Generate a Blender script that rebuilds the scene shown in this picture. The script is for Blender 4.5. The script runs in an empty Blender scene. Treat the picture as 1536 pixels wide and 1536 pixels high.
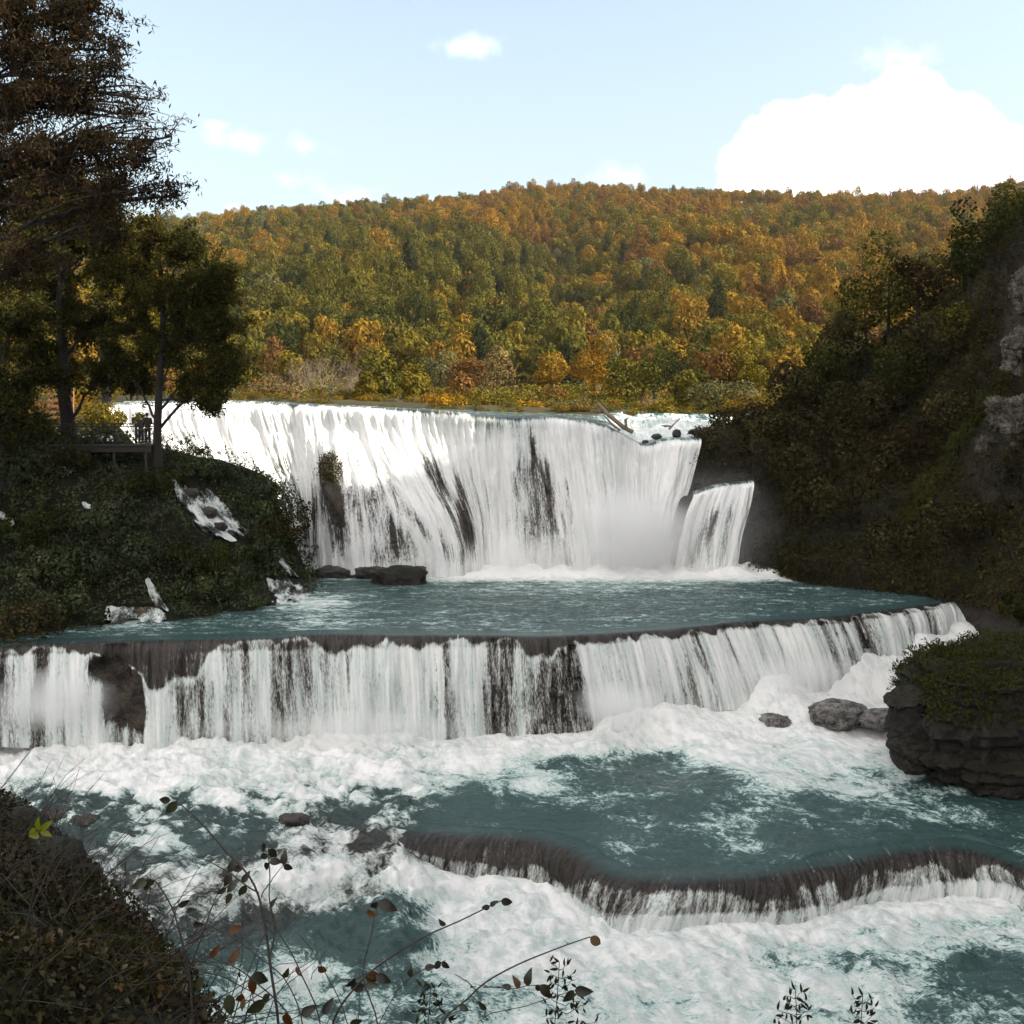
import bpy, bmesh, math, random
import numpy as np
from mathutils import Vector, Matrix

# ------------------------------------------------------------------ camera, sky, sun, exposure
S = bpy.context.scene
COL = S.collection
R = math.radians
F = 1536.0          # focal length in photo pixels (lens 36 on a 36 mm sensor)
HZ = 580.0          # photo row of the horizon
cam_data = bpy.data.cameras.new('camera')
cam = bpy.data.objects.new('camera', cam_data)
COL.objects.link(cam)
cam.rotation_euler = (R(90), 0, 0)
cam_data.lens = 36.0
cam_data.sensor_width = 36.0
cam_data.shift_y = -(768.0 - HZ) / 1536.0
cam_data.clip_start = 0.1
cam_data.clip_end = 6000
S.camera = cam

SUN_AZ, SUN_EL = 104.0, 34.0      # clockwise from +Y, above the horizon
world = bpy.data.worlds.new('World')
S.world = world
world.use_nodes = True
S.view_settings.view_transform = 'Standard'
S.view_settings.look = 'None'
S.view_settings.exposure = 1.84
S.view_settings.gamma = 1.0
S.view_settings.use_curve_mapping = False
S.render.engine = 'CYCLES'
S.cycles.max_bounces = 8
S.cycles.diffuse_bounces = 3
S.cycles.glossy_bounces = 3
S.cycles.transmission_bounces = 4
S.cycles.transparent_max_bounces = 12
S.cycles.volume_bounces = 5
S.cycles.use_denoising = True
S.cycles.volume_max_steps = 128

sun_data = bpy.data.lights.new('sun', 'SUN')
sun_data.energy = 3.9
sun_data.angle = R(0.5)
sun_data.color = (1.0, 0.90, 0.76)
sun = bpy.data.objects.new('sun', sun_data)
COL.objects.link(sun)
sun_dir = Vector((math.sin(R(SUN_AZ)) * math.cos(R(SUN_EL)), math.cos(R(SUN_AZ)) * math.cos(R(SUN_EL)), math.sin(R(SUN_EL))))
sun.rotation_euler = (-sun_dir).to_track_quat('-Z', 'Y').to_euler()
sun.location = (60, -20, 120)


class NT:
    """small helper for node trees"""
    def __init__(self, tree):
        self.t = tree
        tree.nodes.clear()

    def n(self, kind, **kw):
        nd = self.t.nodes.new(kind)
        for k, v in kw.items():
            if k in nd.bl_rna.properties:
                setattr(nd, k, v)
        return nd

    def put(self, sock, v):
        if isinstance(v, bpy.types.NodeSocket):
            self.t.links.new(v, sock)
        elif v is not None:
            if hasattr(sock, 'default_value'):
                if sock.type == 'RGBA' and len(v) == 3:
                    v = (*v, 1)
                sock.default_value = v

    def math(self, op, a, b=None, c=None, clamp=False):
        nd = self.t.nodes.new('ShaderNodeMath')
        nd.operation = op
        nd.use_clamp = clamp
        self.put(nd.inputs[0], a)
        if b is not None:
            self.put(nd.inputs[1], b)
        if c is not None:
            self.put(nd.inputs[2], c)
        return nd.outputs[0]

    def vmath(self, op, a, b=None):
        nd = self.t.nodes.new('ShaderNodeVectorMath')
        nd.operation = op
        self.put(nd.inputs[0], a)
        if b is not None:
            self.put(nd.inputs[1], b)
        return nd.outputs['Value'] if op in ('DISTANCE', 'LENGTH', 'DOT_PRODUCT') else nd.outputs[0]

    def sstep(self, x, lo, hi, a=0.0, b=1.0):
        nd = self.t.nodes.new('ShaderNodeMapRange')
        nd.interpolation_type = 'SMOOTHSTEP'
        self.put(nd.inputs[0], x)
        nd.inputs[1].default_value = lo
        nd.inputs[2].default_value = hi
        nd.inputs[3].default_value = a
        nd.inputs[4].default_value = b
        return nd.outputs[0]

    def noise(self, vec, scale, detail=4, rough=0.55, dist=0.0):
        nd = self.t.nodes.new('ShaderNodeTexNoise')
        if vec is not None:
            self.put(nd.inputs['Vector'], vec)
        nd.inputs['Scale'].default_value = scale
        nd.inputs['Detail'].default_value = detail
        nd.inputs['Roughness'].default_value = rough
        nd.inputs['Distortion'].default_value = dist
        return nd.outputs[0]

    def mix(self, f, a, b):
        nd = self.t.nodes.new('ShaderNodeMix')
        nd.data_type = 'RGBA'
        self.put(nd.inputs[0], f)
        self.put(nd.inputs[6], a)
        self.put(nd.inputs[7], b)
        return nd.outputs[2]

    def ramp(self, f, stops):
        nd = self.t.nodes.new('ShaderNodeValToRGB')
        e = nd.color_ramp.elements
        while len(e) < len(stops):
            e.new(0.5)
        for el, (p, c) in zip(e, stops):
            el.position = p
            el.color = (*c, 1)
        self.put(nd.inputs[0], f)
        return nd.outputs[0]

    def attr(self, name, out='Fac'):
        nd = self.t.nodes.new('ShaderNodeAttribute')
        nd.attribute_name = name
        return nd.outputs[out]

    def mixs(self, f, a, b):
        nd = self.t.nodes.new('ShaderNodeMixShader')
        self.put(nd.inputs[0], f)
        self.put(nd.inputs[1], a)
        self.put(nd.inputs[2], b)
        return nd.outputs[0]


def px_dir(px, py):
    return Vector(((px - 768) / F, 1.0, (HZ - py) / F)).normalized()


def build_world():
    w = NT(world.node_tree)
    sky = w.n('ShaderNodeTexSky', sky_type='NISHITA')
    sky.sun_disc = False
    sky.sun_elevation = R(SUN_EL)
    sky.sun_rotation = R(SUN_AZ)
    sky.altitude = 300
    sky.air_density = 1.0
    sky.dust_density = 2.2
    sky.ozone_density = 1.2
    hs = w.n('ShaderNodeHueSaturation')
    hs.inputs['Saturation'].default_value = 0.72
    hs.inputs['Hue'].default_value = 0.475
    w.put(hs.inputs['Color'], sky.outputs[0])
    tc = w.n('ShaderNodeTexCoord').outputs['Generated']
    d = w.vmath('NORMALIZE', tc)
    n1 = w.noise(d, 16, 7, 0.6)
    n2 = w.noise(d, 5.0, 4, 0.5)
    # the tall cumulus over the right shoulder of the hill: a heap of round towers
    best = None
    for (px, py, r) in ((1175, 235, 85), (1130, 262, 62), (1215, 225, 80), (1290, 205, 75), (1362, 172, 72), (1360, 245, 115),
                        (1440, 225, 85), (1500, 270, 95), (1590, 290, 120), (1250, 290, 130), (1420, 310, 140), (1700, 320, 130)):
        c = px_dir(px, py)
        q = w.vmath('DISTANCE', d, tuple(c))
        v = w.math('SUBTRACT', 1.0, w.math('MULTIPLY', q, F / r / 1.0))
        best = v if best is None else w.math('MAXIMUM', best, v)
    edge = w.math('ADD', best, w.math('MULTIPLY', w.math('SUBTRACT', n1, 0.5), 1.1))
    cum = w.sstep(edge, 0.08, 0.42)
    # small wisps, wider than tall
    wisp = None
    for (px, py, r, s) in ((700, 68, 62, .8), (365, 208, 70, .7), (330, 190, 30, .7), (440, 270, 60, .6), (455, 215, 50, .4), (345, 312, 50, .8),
                           (920, 262, 85, .7), (560, 285, 60, .4), (1370, 90, 95, .5)):
        c = px_dir(px, py)
        q = w.vmath('LENGTH', w.vmath('MULTIPLY', w.vmath('SUBTRACT', d, tuple(c)), (1, 1, 2.6)))
        v = w.math('MULTIPLY', w.math('SUBTRACT', 1.0, w.math('MULTIPLY', q, F / r)), s)
        wisp = v if wisp is None else w.math('MAXIMUM', wisp, v)
    wmask = w.sstep(w.math('ADD', wisp, w.math('MULTIPLY', w.math('SUBTRACT', n1, 0.58), 2.6)), 0.0, 1.0, 0.0, 0.26)
    # scattered unseen cloud over the rest of the sky, added to brighten the shade
    far = w.sstep(w.math('ADD', n2, w.math('MULTIPLY', n1, 0.35)), 0.60, 0.74, 0.0, 0.95)
    sep = w.n('ShaderNodeSeparateXYZ')
    w.put(sep.inputs[0], d)
    behind = w.sstep(sep.outputs[1], 0.55, 0.2)      # the view itself is nearly clear
    far = w.math('MULTIPLY', far, behind)
    cloud = w.math('MAXIMUM', w.math('MAXIMUM', cum, wmask), far)
    shade = w.mix(w.sstep(w.noise(d, 9, 5, 0.6), .35, .65), (10.2, 9.4, 8.8), (12.0, 11.2, 10.5))
    low = w.sstep(sep.outputs[2], 0.0, 0.5, 0.75, 0.12)
    hazy = w.mix(low, hs.outputs[0], (2.35, 2.62, 2.70))
    col = w.mix(cloud, hazy, shade)
    bg = w.n('ShaderNodeBackground')
    w.put(bg.inputs[0], col)
    bg.inputs[1].default_value = 0.085
    out = w.n('ShaderNodeOutputWorld')
    w.t.links.new(bg.outputs[0], out.inputs[0])


build_world()

# ------------------------------------------------------------------ numeric helpers
rng = np.random.default_rng(7)
random.seed(7)


def W(px, py, Y):
    return ((px - 768) / F * Y, Y, (HZ - py) / F * Y)


def proj(P):
    P = np.asarray(P)
    return 768 + P[..., 0] / P[..., 1] * F, HZ - P[..., 2] / P[..., 1] * F


def _hash(ix, iy, iz, seed):
    h = (ix.astype(np.int64) * 374761393 + iy.astype(np.int64) * 668265263 + iz.astype(np.int64) * 2147483647 + seed * 974711) & 0xFFFFFFFF
    h = ((h ^ (h >> 13)) * 1274126177) & 0xFFFFFFFF
    h = ((h ^ (h >> 16)) * 2246822519) & 0xFFFFFFFF
    return ((h ^ (h >> 15)) & 0xFFFFFF) / float(0xFFFFFF)


def vnoise(x, y, z=None, seed=0):
    x = np.asarray(x, float)
    y = np.asarray(y, float)
    ix, iy = np.floor(x), np.floor(y)
    fx, fy = x - ix, y - iy
    ux, uy = fx * fx * (3 - 2 * fx), fy * fy * (3 - 2 * fy)
    if z is None:
        zz = np.zeros_like(ix)
        a, b = _hash(ix, iy, zz, seed), _hash(ix + 1, iy, zz, seed)
        c, d = _hash(ix, iy + 1, zz, seed), _hash(ix + 1, iy + 1, zz, seed)
        return (a * (1 - ux) + b * ux) * (1 - uy) + (c * (1 - ux) + d * ux) * uy
    z = np.asarray(z, float)
    iz = np.floor(z)
    fz = z - iz
    uz = fz * fz * (3 - 2 * fz)
    r = 0
    for dz, wz in ((0, 1 - uz), (1, uz)):
        a, b = _hash(ix, iy, iz + dz, seed), _hash(ix + 1, iy, iz + dz, seed)
        c, d = _hash(ix, iy + 1, iz + dz, seed), _hash(ix + 1, iy + 1, iz + dz, seed)
        r = r + wz * ((a * (1 - ux) + b * ux) * (1 - uy) + (c * (1 - ux) + d * ux) * uy)
    return r


def fbm(x, y, z=None, oct=4, seed=0, gain=0.5):
    """centred fractal noise, about -0.5..0.5"""
    s, a, t = 0, 1.0, 0.0
    k = 1.0
    for i in range(oct):
        s = s + a * (vnoise(x * k, y * k, None if z is None else z * k, seed + i * 17) - 0.5)
        t += a
        a *= gain
        k *= 2.03
    return s / t * 1.4


def ss(x, lo, hi):
    t = np.clip((x - lo) / (hi - lo), 0, 1)
    return t * t * (3 - 2 * t)


def hermite(x, X, V):
    """smooth interpolation of V (n, ...) at knots X"""
    X = np.asarray(X, float)
    V = np.asarray(V, float)
    n = len(X)
    T = np.zeros_like(V)
    for i in range(n):
        a, b = max(i - 1, 0), min(i + 1, n - 1)
        T[i] = (V[b] - V[a]) / (X[b] - X[a])
    x = np.clip(x, X[0], X[-1])
    i = np.clip(np.searchsorted(X, x, side='right') - 1, 0, n - 2)
    h = X[i + 1] - X[i]
    t = (x - X[i]) / h
    sh = (-1,) + (1,) * (V.ndim - 1)
    t_, h_ = t.reshape(sh), h.reshape(sh)
    return ((2 * t_**3 - 3 * t_**2 + 1) * V[i] + (t_**3 - 2 * t_**2 + t_) * h_ * T[i]
            + (-2 * t_**3 + 3 * t_**2) * V[i + 1] + (t_**3 - t_**2) * h_ * T[i + 1])


def sheet(K, sk, tk, ns, nt, s_range=None):
    """K (n_s, n_t, 3) control points -> (nt, ns, 3) smooth surface"""
    K = np.asarray(K, float)
    s = np.linspace(*(s_range or (sk[0], sk[-1])), ns)
    t = np.linspace(tk[0], tk[-1], nt)
    A = hermite(s, sk, K)                       # ns, n_t, 3
    B = hermite(t, tk, np.swapaxes(A, 0, 1))    # nt, ns, 3
    return B, s, t


def grid_faces(nr, nc, keep=None):
    i = np.arange(nr * nc).reshape(nr, nc)
    f = np.stack([i[:-1, :-1], i[:-1, 1:], i[1:, 1:], i[1:, :-1]], -1).reshape(-1, 4)
    if keep is not None:
        k = keep.reshape(-1)
        f = f[k[f].all(1)]
    return f


def mesh_of(name, V, faces, attrs=None, smooth=True, mats=(), mat_idx=None):
    V = np.ascontiguousarray(np.asarray(V, np.float32).reshape(-1, 3))
    me = bpy.data.meshes.new(name)
    faces = np.asarray(faces, np.int32)
    n, k = faces.shape
    me.vertices.add(len(V))
    me.vertices.foreach_set('co', V.ravel())
    me.loops.add(n * k)
    me.loops.foreach_set('vertex_index', np.ascontiguousarray(faces.ravel()))
    me.polygons.add(n)
    me.polygons.foreach_set('loop_start', np.arange(0, n * k, k, dtype=np.int32))
    me.polygons.foreach_set('use_smooth', np.full(n, smooth, bool))
    if mat_idx is not None:
        me.polygons.foreach_set('material_index', np.asarray(mat_idx, np.int32))
    for a, val in (attrs or {}).items():
        val = np.asarray(val, np.float32)
        if val.ndim > 1 and val.shape[-1] == 3:
            at = me.attributes.new(a, 'FLOAT_VECTOR', 'POINT')
            at.data.foreach_set('vector', np.ascontiguousarray(val.reshape(-1)))
        else:
            at = me.attributes.new(a, 'FLOAT', 'POINT')
            at.data.foreach_set('value', np.ascontiguousarray(val.ravel()))
    for m in mats:
        me.materials.append(m)
    me.update(calc_edges=True)
    return me


def link(name, me, parent=None, loc=None):
    o = bpy.data.objects.new(name, me)
    COL.objects.link(o)
    if parent is not None:
        o.parent = parent
    if loc is not None:
        o.location = loc
    return o


def empty(name, loc):
    o = bpy.data.objects.new(name, None)
    o.empty_display_size = 0.2
    o.location = loc
    COL.objects.link(o)
    return o


def tag(o, label=None, cat=None, group=None, kind=None):
    for k, v in (('label', label), ('category', cat), ('group', group), ('kind', kind)):
        if v:
            o[k] = v
    return o


def join(parts):
    """[(V, F)] all quads or all tris -> one (V, F)"""
    vs, fs, b = [], [], 0
    for v, f in parts:
        v = np.asarray(v, float).reshape(-1, 3)
        vs.append(v)
        fs.append(np.asarray(f) + b)
        b += len(v)
    return np.concatenate(vs), np.concatenate(fs)


def tube(P, rad, sides=6):
    P = np.asarray(P, float)
    n = len(P)
    rad = np.broadcast_to(np.asarray(rad, float), (n,))
    T = np.gradient(P, axis=0)
    T /= np.linalg.norm(T, axis=1, keepdims=True) + 1e-9
    ref = np.array([0.31, 0.87, 0.38])
    A = np.cross(T, ref)
    A /= np.linalg.norm(A, axis=1, keepdims=True) + 1e-9
    B = np.cross(T, A)
    th = np.linspace(0, 2 * np.pi, sides, endpoint=False)
    V = P[:, None] + rad[:, None, None] * (np.cos(th)[None, :, None] * A[:, None] + np.sin(th)[None, :, None] * B[:, None])
    i = np.arange(n * sides).reshape(n, sides)
    j = np.roll(i, -1, axis=1)
    f = np.stack([i[:-1], j[:-1], j[1:], i[1:]], -1).reshape(-1, 4)
    return V.reshape(-1, 3), f


def box(x0, x1, y0, y1, z0, z1):
    V = [(x, y, z) for x in (x0, x1) for y in (y0, y1) for z in (z0, z1)]
    return np.array(V, float), np.array([(0, 1, 3, 2), (4, 6, 7, 5), (0, 4, 5, 1), (2, 3, 7, 6), (0, 2, 6, 4), (1, 5, 7, 3)])


def bar(a, b, w, h):
    """box beam from a to b, w wide (sideways) and h high"""
    a, b = np.asarray(a, float), np.asarray(b, float)
    t = (b - a) / np.linalg.norm(b - a)
    up = np.array([0, 0, 1.0]) if abs(t[2]) < 0.9 else np.array([0, 1.0, 0])
    sd = np.cross(t, up)
    sd /= np.linalg.norm(sd)
    up = np.cross(sd, t)
    V = [p + sd * w / 2 * i + up * h / 2 * j for p in (a, b) for i in (-1, 1) for j in (-1, 1)]
    return np.array(V), np.array([(0, 1, 3, 2), (4, 6, 7, 5), (0, 4, 5, 1), (2, 3, 7, 6), (0, 2, 6, 4), (1, 5, 7, 3)])


def leaf_quads(C, size, nrm=None, jit=0.7, aspect=0.5, axis=None, axis_jit=1.0, fold=0.0, g=rng):
    """diamond leaves centred on C; returns V, F, tint"""
    C = np.asarray(C, float)
    n = len(C)
    rnd = g.normal(size=(n, 3))
    N = rnd if nrm is None else np.asarray(nrm) + jit * rnd
    N = N / (np.linalg.norm(N, axis=1, keepdims=True) + 1e-9)
    A = g.normal(size=(n, 3)) * axis_jit
    if axis is not None:
        A = A + np.asarray(axis)
    A = A - (A * N).sum(1, keepdims=True) * N
    A /= np.linalg.norm(A, axis=1, keepdims=True) + 1e-9
    B = np.cross(N, A)
    L = np.broadcast_to(np.asarray(size, float), (n,))[:, None] * g.uniform(0.6, 1.35, (n, 1))
    V = np.stack([C - A * L / 2, C + B * L * aspect / 2 + N * L * fold, C + A * L / 2, C - B * L * aspect / 2 + N * L * fold], 1)
    F_ = np.arange(n * 4).reshape(n, 4)
    tint = np.repeat(g.random(n), 4)
    return V.reshape(-1, 3), F_, tint


# ------------------------------------------------------------------ materials
def new_mat(name):
    m = bpy.data.materials.new(name)
    m.use_nodes = True
    nt = NT(m.node_tree)
    return m, nt, nt.n('ShaderNodeOutputMaterial')


def leaf_mat(name, stops, transl=0.35, gloss=0.0):
    m, w, out = new_mat(name)
    t = w.attr('tint')
    c = w.ramp(t, stops)
    d = w.n('ShaderNodeBsdfDiffuse')
    w.put(d.inputs[0], c)
    tr = w.n('ShaderNodeBsdfTranslucent')
    hs = w.n('ShaderNodeHueSaturation')
    hs.inputs['Saturation'].default_value = 1.15
    hs.inputs['Value'].default_value = 1.25
    w.put(hs.inputs['Color'], c)
    w.put(tr.inputs[0], hs.outputs[0])
    sh = w.mixs(transl, d.outputs[0], tr.outputs[0])
    if gloss:
        g = w.n('ShaderNodeBsdfGlossy')
        g.inputs['Roughness'].default_value = 0.45
        g.inputs[0].default_value = (.8, .8, .8, 1)
        sh = w.mixs(gloss, sh, g.outputs[0])
    w.put(out.inputs[0], sh)
    return m


def rock_mat(name, dark, light, scale=1.0, wet=0.6, moss=None, moss_amt=0.5, bump=0.5, crack=True):
    m, w, out = new_mat(name)
    geo = w.n('ShaderNodeNewGeometry')
    p = geo.outputs['Position']
    n1 = w.noise(p, 0.9 * scale, 8, 0.62, 0.3)
    n2 = w.noise(p, 5.0 * scale, 6, 0.6)
    f = w.sstep(w.math('ADD', w.math('MULTIPLY', n1, 0.7), w.math('MULTIPLY', n2, 0.3)), 0.36, 0.66)
    c = w.mix(f, dark, light)
    if crack:
        vo = w.n('ShaderNodeTexVoronoi', feature='DISTANCE_TO_EDGE')
        mp = w.vmath('MULTIPLY', p, (1, 1, 1.7))
        w.put(vo.inputs['Vector'], w.vmath('ADD', mp, w.vmath('MULTIPLY', w.n('ShaderNodeTexNoise').outputs[1], (.6, .6, .6))))
        vo.inputs['Scale'].default_value = 1.3 * scale
        cr = w.sstep(vo.outputs['Distance'], 0.0, 0.07, 0.45, 1.0)
        c2 = w.n('ShaderNodeMix', data_type='RGBA', blend_type='MULTIPLY')
        c2.inputs[0].default_value = 1
        w.put(c2.inputs[6], c)
        w.put(c2.inputs[7], cr)
        c = c2.outputs[2]
    if moss is not None:
        sp = w.n('ShaderNodeSeparateXYZ')
        w.put(sp.inputs[0], geo.outputs['Normal'])
        k = w.sstep(w.math('ADD', sp.outputs[2], w.math('MULTIPLY', w.math('SUBTRACT', n1, 0.5), 1.6)), 0.55 - moss_amt, 1.0 - moss_amt)
        c = w.mix(k, c, w.mix(n2, tuple(0.6 * v for v in moss), moss))
    b = w.n('ShaderNodeBsdfPrincipled')
    w.put(b.inputs['Base Color'], c)
    b.inputs['Roughness'].default_value = 1 - 0.6 * wet
    b.inputs['Specular IOR Level'].default_value = 0.25 + 0.25 * wet
    bp = w.n('ShaderNodeBump')
    bp.inputs['Strength'].default_value = bump
    bp.inputs['Distance'].default_value = 0.25
    w.put(bp.inputs['Height'], w.math('ADD', n1, w.math('MULTIPLY', n2, 0.4)))
    w.put(b.inputs['Normal'], bp.outputs[0])
    w.put(out.inputs[0], b.outputs[0])
    return m


def plain_mat(name, c1, c2, scale=8, rough=0.8, stretch=(1, 1, 1), bump=0.2):
    m, w, out = new_mat(name)
    tc = w.n('ShaderNodeTexCoord').outputs['Object']
    n1 = w.noise(w.vmath('MULTIPLY', tc, stretch), scale, 6, 0.6)
    b = w.n('ShaderNodeBsdfPrincipled')
    w.put(b.inputs['Base Color'], w.mix(w.sstep(n1, 0.3, 0.7), c1, c2))
    b.inputs['Roughness'].default_value = rough
    bp = w.n('ShaderNodeBump')
    bp.inputs['Strength'].default_value = bump
    bp.inputs['Distance'].default_value = 0.05
    w.put(bp.inputs['Height'], n1)
    w.put(b.inputs['Normal'], bp.outputs[0])
    w.put(out.inputs[0], b.outputs[0])
    return m


def water_mat(name):
    """river water, foam and falling water; per-vertex: flow (stretched metres), foam, thin (brown rock under a thin sheet), cover"""
    m, w, out = new_mat(name)
    fl = w.attr('flow', 'Vector')
    foam, thin, cover = w.attr('foam'), w.attr('thin'), w.attr('cover')
    n1 = w.noise(fl, 1.0, 9, 0.62, 0.7)
    n2 = w.noise(w.vmath('ADD', fl, (31.0, 7.0, 3.0)), 4.2, 7, 0.62, 0.5)
    n3 = w.noise(w.vmath('MULTIPLY', fl, (1.0, 2.2, 1.0)), 11.0, 5, 0.65)
    turb = w.math('ADD', w.math('MULTIPLY', w.math('SUBTRACT', n1, 0.5), 1.2),
                  w.math('ADD', w.math('MULTIPLY', w.math('SUBTRACT', n2, 0.5), 1.15), w.math('MULTIPLY', w.math('SUBTRACT', n3, 0.5), 1.0)))
    f = w.math('ADD', foam, turb)
    white = w.sstep(f, 0.42, 0.74)
    pale = w.sstep(f, 0.20, 0.50)
    brown = w.mix(w.sstep(w.math('ADD', w.math('MULTIPLY', n2, 0.6), w.math('MULTIPLY', n3, 0.4)), 0.38, 0.64), (0.008, 0.006, 0.005), (0.046, 0.038, 0.032))  # light streaks in the brown stand in for glossy highlights along the flow
    deep = w.mix(thin, (0.033, 0.066, 0.064), brown)
    aer = w.mix(thin, w.mix(w.sstep(f, 0.30, 0.62), (0.13, 0.22, 0.21), (0.48, 0.60, 0.57)), (0.24, 0.235, 0.22))
    wc = w.mix(pale, deep, aer)
    bp = w.n('ShaderNodeBump')
    bp.inputs['Strength'].default_value = 0.85
    bp.inputs['Distance'].default_value = 0.16
    w.put(bp.inputs['Height'], w.math('ADD', n1, w.math('ADD', w.math('MULTIPLY', n2, 0.55), w.math('MULTIPLY', n3, 0.25))))
    b = w.n('ShaderNodeBsdfPrincipled')
    w.put(b.inputs['Base Color'], wc)
    b.inputs['Roughness'].default_value = 0.10
    b.inputs['IOR'].default_value = 1.33
    w.put(b.inputs['Normal'], bp.outputs[0])
    n4 = w.noise(w.vmath('MULTIPLY', fl, (2.6, 0.8, 1.0)), 1.7, 6, 0.6, 0.4)
    fw = w.math('ADD', w.math('MULTIPLY', f, 0.7), w.math('MULTIPLY', w.math('SUBTRACT', n4, 0.5), 1.3))
    d = w.n('ShaderNodeBsdfDiffuse')
    w.put(d.inputs[0], w.mix(w.sstep(fw, 0.12, 1.0), (0.42, 0.51, 0.485), (0.88, 0.865, 0.855)))
    bf = w.n('ShaderNodeBump')
    bf.inputs['Strength'].default_value = 0.35
    bf.inputs['Distance'].default_value = 0.12
    w.put(bf.inputs['Height'], w.math('ADD', n1, w.math('MULTIPLY', n2, 0.5)))
    w.put(d.inputs['Normal'], bf.outputs[0])
    tr = w.n('ShaderNodeBsdfTranslucent')
    tr.inputs[0].default_value = (0.72, 0.74, 0.74, 1)
    fo = w.mixs(0.22, d.outputs[0], tr.outputs[0])
    sh = w.mixs(white, b.outputs[0], fo)
    a = w.sstep(w.math('ADD', cover, w.math('MULTIPLY', turb, 1.0)), 0.08, 0.72)
    tp = w.n('ShaderNodeBsdfTransparent')
    sh = w.mixs(a, tp.outputs[0], sh)
    w.put(out.inputs[0], sh)
    return m


M_water = water_mat('water')
M_tufa = rock_mat('wet_tufa', (0.016, 0.012, 0.009), (0.105, 0.084, 0.066), 1.6, 0.35, (0.028, 0.030, 0.010), 0.12, 1.0)
M_bare = rock_mat('bare_tufa', (0.010, 0.008, 0.007), (0.065, 0.052, 0.042), 2.0, 0.8, None, bump=.8)
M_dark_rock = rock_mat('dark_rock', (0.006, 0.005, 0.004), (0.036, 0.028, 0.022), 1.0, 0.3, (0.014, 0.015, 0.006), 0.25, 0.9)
M_lime = rock_mat('grey_limestone', (0.016, 0.013, 0.011), (0.19, 0.165, 0.14), 2.2, 0.05, (0.025, 0.026, 0.010), 0.12, 1.0)
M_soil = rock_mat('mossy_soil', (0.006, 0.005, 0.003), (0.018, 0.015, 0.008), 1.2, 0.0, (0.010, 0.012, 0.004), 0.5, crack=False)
M_hill = rock_mat('leaf_litter', (0.014, 0.013, 0.006), (0.035, 0.030, 0.010), 0.05, 0.0, None, crack=False, bump=0.1)
M_bark = plain_mat('bark', (0.005, 0.004, 0.003), (0.018, 0.014, 0.011), 6, 0.9, (3, 3, 0.6), 0.6)
M_pale_bark = plain_mat('pale_bark', (0.10, 0.075, 0.055), (0.22, 0.17, 0.13), 6, 0.9, (3, 3, 0.6), 0.4)
M_twig = plain_mat('twig', (0.016, 0.012, 0.010), (0.045, 0.032, 0.024), 30, 0.8)
M_wood = plain_mat('weathered_wood', (0.010, 0.008, 0.006), (0.030, 0.022, 0.016), 9, 0.85, (1, 1, 6), 0.3)
M_orange_wood = plain_mat('orange_wood', (0.16, 0.08, 0.035), (0.30, 0.16, 0.07), 9, 0.85, (1, 6, 6), 0.3)

LEAF = {
    'dark_green': leaf_mat('leaf_dark_green', [(0, (.012, .016, .006)), (.6, (.026, .031, .009)), (1, (.055, .058, .014))]),
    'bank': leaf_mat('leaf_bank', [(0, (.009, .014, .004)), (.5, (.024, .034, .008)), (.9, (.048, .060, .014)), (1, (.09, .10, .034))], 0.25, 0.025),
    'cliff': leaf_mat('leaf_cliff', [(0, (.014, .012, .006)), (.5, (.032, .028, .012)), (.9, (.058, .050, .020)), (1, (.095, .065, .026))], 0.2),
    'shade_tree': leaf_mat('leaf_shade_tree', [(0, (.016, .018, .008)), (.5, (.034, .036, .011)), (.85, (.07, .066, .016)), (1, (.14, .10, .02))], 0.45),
    'willow_brown': leaf_mat('leaf_willow_brown', [(0, (.012, .009, .005)), (.6, (.028, .020, .010)), (1, (.055, .036, .016))], 0.3),
    'moss': leaf_mat('leaf_moss', [(0, (.016, .018, .006)), (.6, (.036, .038, .010)), (1, (.06, .062, .018))], 0.2),
    'litter': leaf_mat('leaf_litter_near', [(0, (.010, .008, .006)), (.35, (.024, .020, .012)), (.65, (.034, .036, .015)), (.85, (.07, .058, .038)), (.95, (.10, .055, .02)), (1, (.16, .14, .10))], 0.2),
    'green': leaf_mat('leaf_green', [(0, (.026, .028, .007)), (.6, (.062, .058, .011)), (1, (.115, .098, .018))], 0.16),
    'olive': leaf_mat('leaf_olive', [(0, (.042, .036, .007)), (.6, (.098, .078, .012)), (1, (.16, .12, .018))], 0.16),
    'ochre': leaf_mat('leaf_ochre', [(0, (.070, .043, .008)), (.6, (.155, .090, .013)), (1, (.23, .14, .020))], 0.16),
    'gold': leaf_mat('leaf_gold', [(0, (.090, .048, .007)), (.6, (.18, .095, .010)), (1, (.26, .145, .016))], 0.16),
    'rust': leaf_mat('leaf_rust', [(0, (.050, .026, .010)), (.6, (.100, .052, .017)), (1, (.155, .080, .024))], 0.16),
    'tan': leaf_mat('leaf_tan', [(0, (.06, .042, .018)), (.6, (.12, .082, .034)), (1, (.17, .12, .05))], 0.16),
    'grey_green': leaf_mat('leaf_grey_green', [(0, (.036, .036, .016)), (.6, (.076, .074, .031)), (1, (.125, .118, .05))], 0.16),
    'pine': leaf_mat('leaf_pine', [(0, (.010, .014, .007)), (.6, (.022, .028, .012)), (1, (.045, .05, .018))]),
}

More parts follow.
